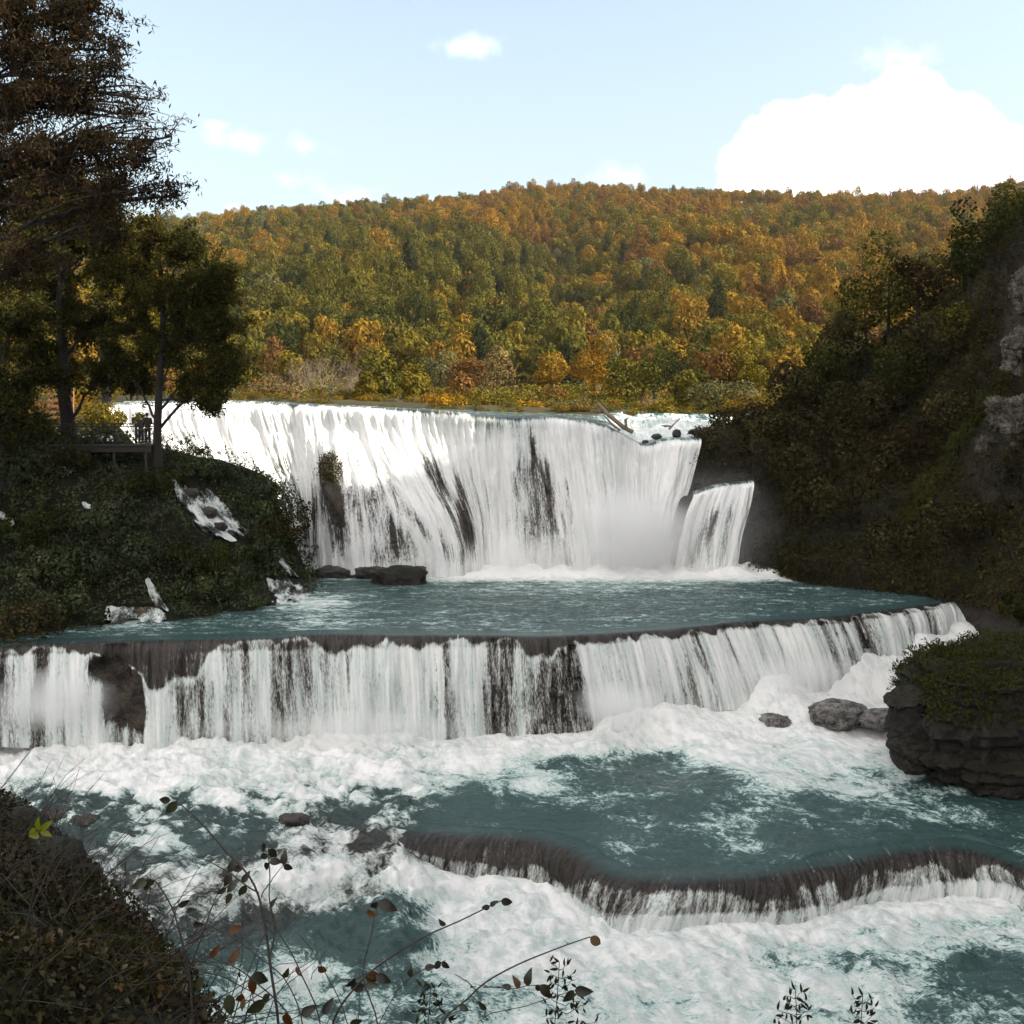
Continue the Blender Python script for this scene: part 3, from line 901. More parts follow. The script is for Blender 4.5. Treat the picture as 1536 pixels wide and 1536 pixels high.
tg /= np.linalg.norm(tg, axis=1, keepdims=True)
nl_ = np.stack([tg[:, 1], -tg[:, 0]], 1)
sk3 = np.concatenate([[0], np.cumsum(np.linalg.norm(np.diff(lp, axis=0), axis=1))])
K3, tk3 = [], np.array([0, .14, .28, .40, .54, .70, .86, 1.0])
for (bpx, bpy_), l, n in zip(LBs, lp, nl_):
    Yb = l[1] + n[1] * 1.0
    xb, zb = (bpx - 768) / F * Yb, (HZ - bpy_) / F * Yb
    st = [(l[0] - n[0] * 1.5, l[1] - n[1] * 1.5, -16.93), (l[0] - n[0] * .7, l[1] - n[1] * .7, -16.79)]
    for f, o_ in ((0.02, 0), (.12, .34), (.34, .62), (.66, .85), (1, 1.0), (2.3, 1.12)):
        st.append((l[0] + n[0] * o_ + (xb - l[0] - n[0]) * min(f, 1), l[1] + n[1] * o_, -16.80 + (zb + 16.80) * f))
    K3.append(st)
C3, s3, t3 = sheet(np.array(K3), sk3, tk3, 620, 120)
u = np.broadcast_to(s3[None, :], C3.shape[:2])
tt = np.broadcast_to(t3[:, None], C3.shape[:2])
v = np.concatenate([np.zeros((1, 620)), np.cumsum(np.linalg.norm(np.diff(C3, axis=0), axis=2), axis=0)])
px, py = proj(C3)
on = ss(tt, .12, .45)
n33 = hermite(s3, sk3, np.concatenate([nl_, np.zeros((len(nl_), 1))], 1))
disp = on * (.24 * fbm(u * .9 + .3 * v, v * .2, oct=3, seed=171) + .12 * fbm(u * 3.2, v * .5, oct=3, seed=172))
V = C3 + n33[None] * disp[..., None]
V[..., 2] += .05 * fbm(C3[..., 0] * 1.6, C3[..., 1] * 1.6, oct=3, seed=173) * ss(tt, 0, .14) + .25 * disp
pr = ss(px, 825, 880)
strk = fbm(u * 2.2 + .25 * v, v * .18, oct=4, seed=174) + .5 * fbm(u * 7, v * .5, oct=3, seed=175)
sc = .92 - .47 * pr + .15 * fbm(u * .8, u * 0, oct=4, seed=176) + .16 * gauss(px, 0, 1150, 0, 26, 1) + .3 * gauss(px, 0, 1268, 0, 14, 1) + .3 * gauss(px, 0, 1442, 0, 26, 1) + .12 * gauss(px, 0, 1225, 0, 12, 1)
foam = .02 + .44 * ss(tt, sc - .03, sc + .07) + (.16 + .26 * ss(tt, sc - .05, sc + .1)) * strk * ss(tt, .2, .4) - .12 * ss(-strk, 0, .3)
foam = foam + .45 * ss(tt + .10 * fbm(u * 1.4, u * 0 + 3, oct=3, seed=177), .72, .86)
thin = ss(tt, .16, .36)
flow = np.stack([u * 1.8 + .4 * v, v * .35, np.full_like(u, 21.0)], -1)
o = link('cascade', mesh_of('cascade', V, grid_faces(120, 620), {'flow': flow.reshape(-1, 3), 'foam': foam, 'cover': 0 * foam + 2, 'thin': thin}, mats=[M_water]))
tag(o, 'low curved ledge of glassy brown water breaking into white foam in the near river', 'waterfall', None, 'structure')

# a sheet of bed under everything, so no view falls through
bx, by = np.meshgrid(np.linspace(-150, 150, 60), np.linspace(-60, 130, 60))
bz = -19.5 + 0.6 * fbm(bx * .1, by * .1, oct=3, seed=79)
o = link('riverbed', mesh_of('riverbed', np.stack([bx, by, bz], -1), grid_faces(60, 60), mats=[M_tufa]))
tag(o, None, None, None, 'structure')
#@@PART3@@

# ------------------------------------------------------------------ terrain: left bank, right cliff, near bank, wooded hill
LB = [  # left bank, columns of (photo column, photo row, metres away) from the brow down to the pool
    [(-560, 560, 50), (-560, 640, 48), (-560, 760, 46.5), (-560, 860, 45.5), (-560, 960, 44), (-560, 1030, 41)],
    [(-150, 615, 55), (-150, 710, 52), (-150, 800, 50.5), (-150, 880, 49.5), (-150, 982, 46.2), (-150, 1030, 45.9)],
    [(0, 655, 57.5), (0, 740, 55), (0, 820, 53), (0, 890, 51), (0, 960, 48.6), (0, 1005, 48.2)],
    [(100, 672, 58.5), (100, 745, 56), (100, 820, 54.3), (100, 890, 52.8), (100, 945, 50.5), (100, 1000, 48.3)],
    [(200, 686, 59), (200, 750, 56.8), (200, 815, 55.3), (200, 880, 54.2), (200, 932, 52.5), (200, 985, 51)],
    [(262, 697, 60), (265, 755, 57.7), (270, 815, 56.2), (275, 875, 55), (280, 928, 53), (280, 985, 51.5)],
    [(325, 706, 61.6), (330, 765, 59.5), (340, 815, 58), (350, 870, 57), (355, 920, 54.8), (358, 975, 53)],
    [(370, 716, 63.4), (385, 775, 61.5), (395, 820, 60.3), (402, 865, 59.5), (410, 912, 56), (412, 965, 54)],
    [(395, 726, 65), (415, 780, 63.6), (430, 820, 62.6), (445, 860, 61.6), (457, 902, 58.2), (460, 955, 56)],
    [(408, 736, 66.6), (432, 785, 65.7), (447, 825, 65.1), (462, 862, 64.3), (474, 893, 60.5), (476, 940, 58.5)],
]
K = np.array([[W(*p) for p in c] for c in LB])
top = K[:, 0].copy()
b1, b2 = top.copy(), top.copy()
b1[:, 1] += 4
b1[:, 2] += 0.25
b2[:, 1] += 13
b2[:, 2] += 0.6
b2[:, 0] -= np.linspace(16, 9, len(b2))
b1[-4:, 2] -= np.array([0.3, .8, 1.2, 1.5])
b2[-4:, 2] -= np.array([1, 2, 3, 4])
K = np.concatenate([b2[:, None], b1[:, None], K], 1)
LBV, s_, t_ = sheet(K, np.arange(len(K)), np.arange(K.shape[1]), 260, 200)
hgt = np.linspace(0, 1, 200)[:, None]
rough_ = 0.5 * fbm(LBV[..., 0] * .5, LBV[..., 2] * .5, LBV[..., 1] * .5, oct=4, seed=81) + 0.22 * fbm(LBV[..., 0] * 1.6, LBV[..., 2] * 1.6, LBV[..., 1] * 1.6, oct=3, seed=82)
LBV[..., 1] -= rough_ * 1.1
LBV[..., 2] += rough_ * 0.8
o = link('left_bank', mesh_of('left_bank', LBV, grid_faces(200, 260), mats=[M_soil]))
tag(o, None, None, None, 'structure')

RC = [  # right canyon wall: columns from the water up
    [W(1118, 868, 67.6), W(1120, 790, 67.9), W(1124, 722, 68.4), W(1130, 655, 70.5), W(1145, 618, 78)],
    [W(1166, 868, 65.0), W(1172, 800, 66.0), W(1180, 720, 68), W(1192, 645, 71.5), W(1215, 590, 80)],
    [W(1250, 884, 61.6), W(1262, 800, 63.3), W(1277, 705, 66.3), W(1292, 610, 71), W(1310, 530, 80)],
    [W(1330, 892, 59.8), W(1346, 800, 61.8), W(1366, 690, 65), W(1385, 570, 69.5), W(1402, 465, 78)],
    [W(1400, 900, 58.4), W(1420, 790, 60.3), W(1445, 665, 63), W(1466, 535, 66.5), W(1490, 410, 74)],
    [W(1465, 914, 56.2), W(1490, 790, 58.2), W(1518, 640, 60.5), W(1535, 485, 63.5), W(1560, 310, 70)],
    [W(1535, 945, 52), W(1572, 790, 54.3), W(1612, 610, 56.5), W(1650, 420, 60), W(1690, 180, 67)],
    [W(1640, 985, 47.5), W(1700, 790, 50), W(1765, 570, 52.5), W(1830, 280, 56), W(1880, -90, 61.5)],
    [(22.5, 43.5, -18), (26, 45, -8), (30, 47, 3), (35.5, 48.5, 15), (44, 49.5, 32)],
    [(24, 30, -18.5), (28, 31, -8), (33, 32, 5), (38.5,34,28), (47, 38, 54)],
    [(26, 12, -19), (31, 12, -8), (36, 12, 8), (42, 12, 27), (52, 12, 53)],
    [(30, -12, -19), (35, -12, -8), (40, -12, 8), (46, -12, 30), (56, -12, 60)],
    [(32, -40, -19), (37, -40, -8), (42, -40, 10), (48, -40, 32), (60, -40, 64)],
]
K = np.array(RC)
last = K[:, -1].copy()
last[:, 0] += 45
last[:, 1] += 8
last[:, 2] += np.array([26, 24, 22, 20, 18, 15, 8, 2, -4, -10, -10, -10, -10.])[:len(last)]
foot = K[:, 0].copy()
foot[:, 2] -= 6
K = np.concatenate([foot[:, None], K, last[:, None]], 1)
RCV, s_, t_ = sheet(K, np.arange(len(K)), np.array([-.5, 0, 1, 2, 3, 4, 6.]), 460, 250)
fx, fy, fz = RCV[..., 0], RCV[..., 1], RCV[..., 2]
rr = 1.5 * fbm(fx * .16, fz * .16, fy * .16, oct=3, seed=91) + 0.8 * fbm(fx * .6, fz * .45, fy * .6, oct=4, seed=92) + .25 * np.abs(fbm(fx * 1.6, fz * 2.2, fy * 1.6, oct=3, seed=93))
low_ = ss(fz, -12.3, -9)
RCV[..., 0] -= rr * (0.35 + 0.65 * low_) * 1.0
RCV[..., 1] -= rr * 0.5 * low_
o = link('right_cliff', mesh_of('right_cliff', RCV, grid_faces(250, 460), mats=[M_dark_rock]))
tag(o, None, None, None, 'structure')

# near bank at the photographer's feet
nx, ny = np.meshgrid(np.linspace(-16, 9, 230), np.linspace(1.2, 24, 230))
yedge = np.interp(nx, [-16, -9, -7, -5.2, -3.7, -2.6, -2.0, -1.2, 0, 9], [22, 17, 14.6, 12.4, 10.3, 8.4, 6.9, 5.7, 5.4, 5.2])
cx = np.minimum(nx, -1.2)
nz = -1.95 - 0.5 * np.minimum(ny, yedge) - 0.45 * cx - 0.54 * (nx > -99) * 0
over = np.maximum(ny - yedge, 0)
nz = nz - over * 1.9 - 0.25 * np.minimum(over, 1)
nz += 0.30 * fbm(nx * .7, ny * .7, oct=4, seed=95) + 0.10 * fbm(nx * 2.4, ny * 2.4, oct=3, seed=96)
nz = np.maximum(nz - .10, -19.3)
o = link('near_bank', mesh_of('near_bank', np.stack([nx, ny, nz], -1), grid_faces(230, 230), mats=[M_soil]))
tag(o, None, None, None, 'structure')


def near_z(x, y):
    j = int(np.clip((x + 16) / 25 * 229, 0, 229))
    i = int(np.clip((y - 1.2) / 22.8 * 229, 0, 229))
    return float(nz[i, j])


# wooded hill
RIDGE = [(-900, 418), (-300, 378), (0, 353), (200, 338), (310, 328), (450, 306), (600, 298), (700, 293), (760, 284), (800, 278), (900, 279), (1000, 287), (1100, 290), (1230, 289), (1350, 285), (1450, 278), (1536, 271), (1800, 248), (2400, 243)]


def hill_z(x, y):
    p = 768 + x / 600.0 * F
    top_ = (HZ - np.interp(p, [a for a, _ in RIDGE], [b for _, b in RIDGE])) / F * 600.0 - 6
    t = np.clip((y - 175) / (600 - 175), 0, None)
    up_ = np.where(t < 1, 0.86 * t + 0.14 * ss(t, 0, 1), 1 - 0.25 * (t - 1))
    b0 = -1.0 - 0.036 * np.clip(x + 25, 0, 40)
    z = b0 + (top_ - b0) * np.maximum(up_, 0)
    z = z + (9 * fbm(x * .008, y * .008, oct=3, seed=101) - 16 * np.exp(-((x - 14 - (y - 260) * .06) / 22) ** 2) * ss(y, 190, 250) * ss(-y, -470, -340)) * ss(y, 170, 260)
    # the flat beside the upper river
    z = z + 0.2 * ss(-y, -130, -100) - 3.0 * ss(-y, -86, -82)
    return z


hx, hy = np.meshgrid(np.linspace(-520, 560, 160), np.concatenate([np.linspace(80, 180, 60), np.linspace(180, 900, 130)[1:]]))
hz = hill_z(hx, hy)
o = link('hill', mesh_of('hill', np.stack([hx, hy, hz], -1), grid_faces(*hx.shape), mats=[M_hill]))
tag(o, None, None, None, 'structure')
#@@PART4@@

# ------------------------------------------------------------------ trees of the far hill: 300 nearest one by one, the rest one mass
def crown_mesh(name, mat, seed, rad=4.6, hgt=9.5, lumps=11, n=900, leaf=0.85, kind='round', trunk=True):
    g = np.random.default_rng(seed)
    if kind == 'round':
        c = g.normal(size=(lumps, 3))
        c /= np.linalg.norm(c, axis=1, keepdims=True)
        c *= g.uniform(0.25, 1.15, (lumps, 1)) * np.array([rad * .62, rad * .62, hgt * .30])
        c[:, 2] += hgt * 0.62
        r = g.uniform(0.18, 0.50, lumps) * rad
    elif kind == 'tall':
        hh = np.linspace(0.25, 0.92, lumps) * hgt
        a = g.uniform(0, 6.28, lumps)
        k = rad * 0.45 * (1.15 - np.linspace(0, 1, lumps) ** 1.6)
        c = np.stack([np.cos(a) * k, np.sin(a) * k, hh], 1)
        r = rad * (0.30 + 0.28 * (1 - np.linspace(0, 1, lumps)))
    else:   # low bush
        c = g.normal(size=(lumps, 3)) * np.array([rad * .5, rad * .5, 0])
        c[:, 2] = g.uniform(0.25, 0.62, lumps) * hgt
        r = g.uniform(0.35, 0.55, lumps) * rad
        r = np.minimum(r, hgt * 0.42)
    idx = g.choice(lumps, n, p=r**2 / (r**2).sum())
    d = g.normal(size=(n, 3))
    d /= np.linalg.norm(d, axis=1, keepdims=True)
    P = c[idx] + d * r[idx, None] * g.uniform(0.72, 1.06, (n, 1))
    # drop leaves buried deep inside other lumps
    q = np.linalg.norm(P[:, None] - c[None], axis=2) / r[None]
    keep = (q < 0.7).sum(1) == 0
    P, d, idx = P[keep], d[keep], idx[keep]
    V, F_, t = leaf_quads(P, leaf, d, 0.36, 0.75, g=g)
    lump_t = np.repeat(g.normal(0, .16, lumps)[idx], 4)
    t = np.clip(t * 0.75 + 0.12 + lump_t, 0, 1)
    mi = np.zeros(len(F_), int)
    parts = [(V, F_)]
    if trunk:
        tv, tf = tube([(0, 0, -0.8), (0.1, 0, hgt * .3), (0, 0.1, hgt * .7)], [rad * .05, rad * .04, rad * .02], 5)
        parts.append((tv, tf))
        mi = np.concatenate([mi, np.ones(len(tf), int)])
        t = np.concatenate([t, np.zeros(len(tv))])
    V, F_ = join(parts)
    return mesh_of(name, V, F_, {'tint': t}, smooth=False, mats=[mat, M_bark], mat_idx=mi)


HILL_KINDS = [  # material, share, plain colour word
    ('ochre', .27, 'ochre'), ('olive', .25, 'olive green'), ('rust', .13, 'rust brown'), ('green', .19, 'green'), ('gold', .05, 'golden orange'), ('grey_green', .07, 'grey green'), ('dark_green', .04, 'dark green')]
hill_meshes = {}
for i, (k, sh, _) in enumerate(HILL_KINDS):
    hill_meshes[k] = [crown_mesh('hillside_tree', LEAF[k], 100 + i * 10 + j, rad=4.7 + .5 * j, hgt=(9.5, 11, 8.5)[j], lumps=(16, 20, 13)[j], n=2400, leaf=0.62, kind=('round', 'round', 'round')[j]) for j in range(3)]
hill_meshes['dark_green'].append(crown_mesh('hillside_tree', LEAF['pine'], 190, rad=3.2, hgt=12, lumps=14, n=2600, leaf=.5, kind='tall'))
# scattered sites: a jittered lattice over the part of the hill a nearby viewpoint could see
sp = 5.4
gx, gy = np.meshgrid(np.arange(-470, 520, sp), np.arange(172, 660, sp))
gx = gx + rng.uniform(-.46, .46, gx.shape) * sp
gy = gy + rng.uniform(-.46, .46, gy.shape) * sp
gx, gy = gx.ravel(), gy.ravel()
k = np.abs(gx) < 0.66 * gy + 30
gx, gy = gx[k], gy[k]
gz = hill_z(gx, gy)
# colour by patches: warmer on the crest, greener in the hollow
pn = fbm(gx * .012, gy * .012, oct=3, seed=111) + rng.normal(0, .16, len(gx))
hol = np.exp(-((gx - 0 - (gy - 260) * .06) / 60) ** 2) * ss(gy, 180, 230) * ss(-gy, -440, -340)
right_ = ss(gx / gy, 0.05, 0.3)
warm = pn + 0.20 * ss(gy, 330, 560) - 0.36 * hol + 0.16 * right_
kinds = []
for i in range(len(gx)):
    w_, q = warm[i], rng.random()
    if w_ > 0.22:
        kk = 'ochre' if q < .50 else 'rust' if q < .70 else 'gold' if q < .80 else 'olive' if q < .92 else 'green'
    elif w_ > 0.0:
        kk = 'ochre' if q < .33 else 'olive' if q < .62 else 'rust' if q < .76 else 'green' if q < .88 else 'grey_green' if q < .95 else 'gold'
    elif w_ > -0.2:
        kk = 'olive' if q < .40 else 'green' if q < .68 else 'ochre' if q < .84 else 'grey_green' if q < .92 else 'dark_green'
    else:
        kk = 'green' if q < .48 else 'dark_green' if q < .66 else 'olive' if q < .88 else 'ochre' if q < .95 else 'rust'
    kinds.append(kk)
kinds = np.array(kinds)
pxx, pyy = proj(np.stack([gx, gy, gz + 6], 1))
inview = (pxx > 330) & (pxx < 1300) & (pyy < 600)
order = np.argsort(np.where(inview, gy, 1e9))[:290]
single = np.zeros(len(gx), bool)
single[order] = True
words_ = {k: w_ for k, _, w_ in HILL_KINDS}


def slope_place(px, y):
    side = ('left of the bare trees', 'above the bare trees', 'above the green willow', 'above the orange bush', 'above the tan poplar', 'above the yellow hummock', 'above the golden tree', 'above the driftwood', 'above the round bush', 'above the pale willows', 'above the cliff shrubs')[int(np.searchsorted([420, 530, 610, 690, 770, 830, 890, 950, 1030, 1120], px))]
    band = 'at the hill foot' if y < 205 else 'low on the hill' if y < 240 else 'midway uphill'
    return side, band


for i in order:
    m = hill_meshes[kinds[i]][rng.integers(len(hill_meshes[kinds[i]]))]
    o = link('hillside_tree', m, loc=(gx[i], gy[i], gz[i] - .3))
    s = rng.uniform(.42, 1.0)
    o.scale = (s, s, s * rng.uniform(.8, 1.45))
    o.rotation_euler = (0, 0, rng.uniform(0, 6.28))
    a, b = slope_place(pxx[i], gy[i])
    sw = 'small' if s < .56 else 'broad' if s > .82 else 'middling'
    tag(o, f'{sw} {words_[kinds[i]]} tree {b} {a}', 'tree', 'autumn trees low on the far hillside')


seen_ = {}
for o in sorted((q for q in COL.objects if q.name.startswith('hillside_tree')), key=lambda q: q.location.y):
    seen_.setdefault(o['label'], []).append(o)
for lb, os_ in seen_.items():
    if len(os_) > 1:
        for j, o in enumerate(os_):
            o['label'] = lb + ', ' + ('lowest of these', 'second one up', 'third one up', 'fourth one up', 'fifth one up', 'sixth one up', 'seventh one up', 'eighth one up', 'ninth one up', 'tenth one up', 'one further up', 'one higher up')[min(j, 11)]


def scatter(name, P, meshes, pick, scale, label, cat=None, up=None, kind='stuff'):
    """one object that instances leaf or tree meshes on its points"""
    me = bpy.data.meshes.new(name)
    me.vertices.add(len(P))
    me.vertices.foreach_set('co', np.asarray(P, np.float32).ravel())
    a = me.attributes.new('pick', 'INT', 'POINT')
    a.data.foreach_set('value', np.asarray(pick, np.int32))
    a = me.attributes.new('size', 'FLOAT_VECTOR', 'POINT')
    a.data.foreach_set('vector', np.asarray(scale, np.float32).ravel())
    a = me.attributes.new('turn', 'FLOAT_VECTOR', 'POINT')
    rot = np.zeros((len(P), 3), np.float32)
    rot[:, 2] = rng.uniform(0, 6.28, len(P))
    a.data.foreach_set('vector', rot.ravel())
    o = link(name, me)
    cl = bpy.data.collections.new(name + '_kinds')
    for j, m in enumerate(meshes):
        q = bpy.data.objects.new(f'{name}_kind_{j:02d}', m)
        cl.objects.link(q)
    ng = bpy.data.node_groups.new(name, 'GeometryNodeTree')
    ng.interface.new_socket('Geometry', in_out='INPUT', socket_type='NodeSocketGeometry')
    ng.interface.new_socket('Geometry', in_out='OUTPUT', socket_type='NodeSocketGeometry')
    N = ng.nodes.new
    L = ng.links.new
    gi, go = N('NodeGroupInput'), N('NodeGroupOutput')
    ci = N('GeometryNodeCollectionInfo')
    ci.inputs['Collection'].default_value = cl
    ci.inputs['Separate Children'].default_value = True
    ci.inputs['Reset Children'].default_value = True
    ip = N('GeometryNodeInstanceOnPoints')
    ip.inputs['Pick Instance'].default_value = True

    def named(nm, ty):
        nd = N('GeometryNodeInputNamedAttribute')
        nd.data_type = ty
        nd.inputs[0].default_value = nm
        return nd.outputs[0]
    L(gi.outputs[0], ip.inputs['Points'])
    L(ci.outputs[0], ip.inputs['Instance'])
    L(named('pick', 'INT'), ip.inputs['Instance Index'])
    L(named('size', 'FLOAT_VECTOR'), ip.inputs['Scale'])
    e2r = N('FunctionNodeEulerToRotation')
    L(named('turn', 'FLOAT_VECTOR'), e2r.inputs[0])
    L(e2r.outputs[0], ip.inputs['Rotation'])
    L(ip.outputs[0], go.inputs[0])
    md = o.modifiers.new('scatter', 'NODES')
    md.node_group = ng
    tag(o, label, cat, None, kind)
    return o


all_meshes, first = [], {}
for k_ in hill_meshes:
    first[k_] = (len(all_meshes), len(hill_meshes[k_]))
    all_meshes += hill_meshes[k_]
rest = ~single
pick = [first[k_][0] + rng.integers(first[k_][1]) for k_ in kinds[rest]]
sc_ = rng.uniform(.42, 1.0, (rest.sum(), 1)) * np.ones((1, 3))
sc_ *= (1 - .28 * ss(gy[rest], 380, 540))[:, None]
sc_[:, 2] *= rng.uniform(.8, 1.45, rest.sum())
scatter('forest', np.stack([gx[rest], gy[rest], gz[rest] - .3], 1), all_meshes, pick, sc_, 'dense autumn forest covering the upper slopes of the far hill', 'forest')

# ------------------------------------------------------------------ bushes and small trees on the flat beyond the lip of the fall
BUSH = {}


def bush_mesh(key, mat, seed, rad, hgt, kind, n, leaf):
    if key not in BUSH:
        BUSH[key] = crown_mesh('shrub', mat, seed, rad, hgt, 10 if kind != 'tall' else 13, n, leaf, kind)
    return BUSH[key]


def bare_tree(name, seed, hgt, spread, mat, levels=3, leafmat=None, nleaf=0):
    """a leafless shrub-tree: many thin upswept stems; returns joined V, F and the twig ends"""
    g = np.random.default_rng(seed)
    parts, ends = [], []

    def grow(p, d, ln, r, lv):
        pts = [p]
        q, dd = p.copy(), d.copy()
        for _ in range(3):
            dd = dd + g.normal(0, .16, 3) + np.array([0, 0, .07])
            dd /= np.linalg.norm(dd)
            q = q + dd * ln / 3
            pts.append(q)
        parts.append(tube(pts, np.linspace(r, r * .55, 4), 4 if lv > 0 else 3))
        if lv >= levels:
            ends.append(q)
            return
        for _ in range(3 if lv else 4):
            nd = dd + g.normal(0, .48, 3)
            nd /= np.linalg.norm(nd)
            grow(pts[2 + g.integers(2)], nd, ln * g.uniform(.55, .8), r * .55, lv + 1)
    for _ in range(4):
        a = g.uniform(0, 6.28)
        d = np.array([math.cos(a) * spread, math.sin(a) * spread, 1.0])
        grow(np.array([math.cos(a) * .15, math.sin(a) * .15, -.3]), d / np.linalg.norm(d), hgt * .42, hgt * .013, 0)
    return join(parts), np.array(ends)


FAR = [  # photo column, photo row of the foot, metres away, radius, height, colour, kind, label
    (408, 606, 92, 2.4, 2.6, 'tan', 'low', 'tan leafy bush behind the bright left lip of the fall'),
    (432, 604, 100, 2.2, 4.2, 'olive', 'round', 'olive bush left of the bare pinkish trees behind the lip'),
    (576, 612, 96, 2.6, 4.4, 'green', 'round', 'broad green willow right of the bare pinkish trees'),
    (548, 610, 92, 1.6, 2.6, 'olive', 'round', 'small olive shrub in front of the broad green willow'),
    (620, 612, 104, 2.6, 3.6, 'olive', 'round', 'olive shrub between the green willow and the orange bush'),
    (665, 616, 88, 1.9, 1.5, 'gold', 'low', 'bright orange bush on the lip of the fall'),
    (700, 612, 112, 2.8, 4.6, 'rust', 'round', 'rust brown small tree behind the orange bush'),
    (725, 618, 92, 2.4, 2.0, 'olive', 'low', 'low olive bush right of the orange bush'),
    (765, 619, 93, 2.4, 2.1, 'green', 'low', 'low green bush behind the dark middle of the lip'),
    (800, 620, 90, 1.9, 1.2, 'ochre', 'low', 'low yellow brown hummock on the lip, left of the green hummock'),
    (855, 624, 89, 2.1, 1.3, 'grey_green', 'low', 'low grey green hummock beside the driftwood'),
    (745, 606, 130, 3.2, 6.0, 'tan', 'tall', 'pale tan poplar at the foot of the dark hollow'),
    (660, 606, 128, 3.4, 5.2, 'grey_green', 'round', 'grey green tree left of the pale tan poplar'),
    (828, 607, 128, 3.4, 5.5, 'ochre', 'round', 'ochre tree right of the pale tan poplar'),
    (890, 610, 118, 3.6, 6.4, 'gold', 'round', 'golden yellow tree behind the driftwood'),
    (940, 612, 108, 3.2, 4.8, 'green', 'round', 'dark green tree right of the golden yellow tree'),
    (993, 632, 86, 1.7, 1.5, 'olive', 'low', 'round yellowish bush on the rapids beside the driftwood'),
    (1030, 618, 96, 2.2, 3.4, 'green', 'round', 'upright green shrub behind the round yellowish bush'),
    (1062, 628, 92, 2.4, 2.4, 'grey_green', 'round', 'grey green willow bush in the group right of the rapids'),
    (1098, 628, 92, 2.6, 2.9, 'grey_green', 'round', 'largest pale grey green willow beside the shaded cliff'),
    (1074, 632, 86, 1.0, 0.7, 'tan', 'low', 'tiny tan bush at the water under the pale willows'),
    (1130, 628, 88, 2.0, 2.0, 'ochre', 'low', 'small ochre bush between the pale willow and the cliff'),
    (980, 612, 122, 3.4, 5.4, 'dark_green', 'round', 'dark green tree at the back of the mist over the rapids'),
    (1065, 612, 118, 3.4, 5.6, 'rust', 'round', 'rust brown tree behind the pale willows'),
    (1120, 612, 118, 3.6, 6.2, 'olive', 'round', 'olive tree above the largest pale willow'),
    (350, 604, 104, 3.0, 4.0, 'olive', 'round', 'olive tree half hidden behind the dark crown at the left'),
    (300, 602, 100, 2.6, 3.0, 'gold', 'round', 'golden bush glimpsed between the dark trunks above the fall'),
    (1095, 644, 75.5, 1.7, 1.5, 'cliff', 'low', 'dark shrub on top of the rock outcrop by the rapids'),
    (1140, 640, 76, 1.9, 2.0, 'cliff', 'low', 'dark shrub where the outcrop meets the right wall'),
    (240, 604, 98, 2.4, 2.6, 'rust', 'round', 'rust bush glimpsed under the dark trees by the railing'),
]
for i, (a, b, Y_, rad, hg, kk, kd, lb) in enumerate(FAR):
    m = crown_mesh('shrub', LEAF[kk], 300 + i, rad, hg * 1.25, 14, int(1500 + 500 * rad), 0.22 if Y_ < 95 else 0.3, kd, trunk=kd != 'low')
    x, y, z = W(a, b, Y_)
    o = link('shrub' if kd == 'low' else 'riverside_tree', m, loc=(x, y, z - .25))
    tag(o, lb, 'shrub' if kd == 'low' else 'tree', 'bushes and trees on the flat beyond the fall')
for i, (a, b, Y_, hg, lb) in enumerate([(470, 607, 98, 5.0, 'bare pinkish brown tree behind the lip, left one of the pair'), (508, 608, 97, 5.4, 'bare pinkish brown tree behind the lip, right one of the pair'), (445, 606, 99, 3.8, 'small bare brown shrub left of the bare pinkish pair')]):
    (V, F_), ends = bare_tree('bare_tree', 400 + i, hg, .55, M_pale_bark, 4)
    r = empty('bare_tree', W(a, b, Y_))
    tag(r, lb, 'tree', 'bare trees beyond the fall')
    link('branches', mesh_of('branches', V, F_, mats=[M_pale_bark]), r)
    E = np.repeat(ends, 3, 0) + rng.normal(0, .14, (len(ends) * 3, 3))
    lv, lf, t = leaf_quads(E, .10, None, 1, .5)
    link('twigs', mesh_of('twigs', lv, lf, {'tint': t}, False, mats=[LEAF['tan']]), r)
# low undergrowth filling the flat between them
n = 1500
ux = rng.uniform(-1, 1, n)
uy = 84.8 + 95 * rng.random(n) ** 2.0
ux = ux * uy * .62
m_low = [crown_mesh('undergrowth_clump', LEAF[k_], 350 + j, 2.0, 2.6, 8, 520, .33, 'low', False) for j, k_ in enumerate(('olive', 'green', 'ochre', 'tan', 'grey_green', 'rust'))]
sz = (0.22 + 0.013 * (uy - 86))[:, None] * rng.uniform(.7, 1.3, (n, 1)) * np.ones((1, 3)) * 1.0
scatter('undergrowth', np.stack([ux, uy, hill_z(ux, uy) - .1], 1), m_low, rng.choice(6, n, p=[.3, .22, .16, .12, .12, .08]), sz, 'low autumn undergrowth on the flat beyond the upper river', 'undergrowth')

# driftwood stranded on the lip
r = empty('driftwood', W(935, 640, 71.5))
tag(r, 'grey stranded driftwood log with broken forked branches on the lip of the fall', 'driftwood')
o0 = np.array(W(935, 640, 71.5))
for nm, pts, rad in (('trunk', [(898, 606, 72.5), (912, 622, 72), (935, 640, 71.5), (950, 648, 71.4)], (.09, .14, .17, .15)),
                     ('branch', [(905, 622, 71.9), (916, 634, 71.6), (930, 646, 71.3)], (.05, .09, .1)),
                     ('branch', [(940, 645, 71.4), (938, 630, 71.2), (943, 626, 71.2)], (.11, .1, .04)),
                     ('branch', [(1020, 628, 74), (1012, 635, 73.9), (1004, 644, 73.7)], (.03, .05, .06))):
    V, F_ = tube([np.array(W(*p)) - o0 for p in pts], rad, 7)
    V += rng.normal(0, .015, V.shape)
    link(nm, mesh_of(nm, V, F_, mats=[M_pale_bark]), r)


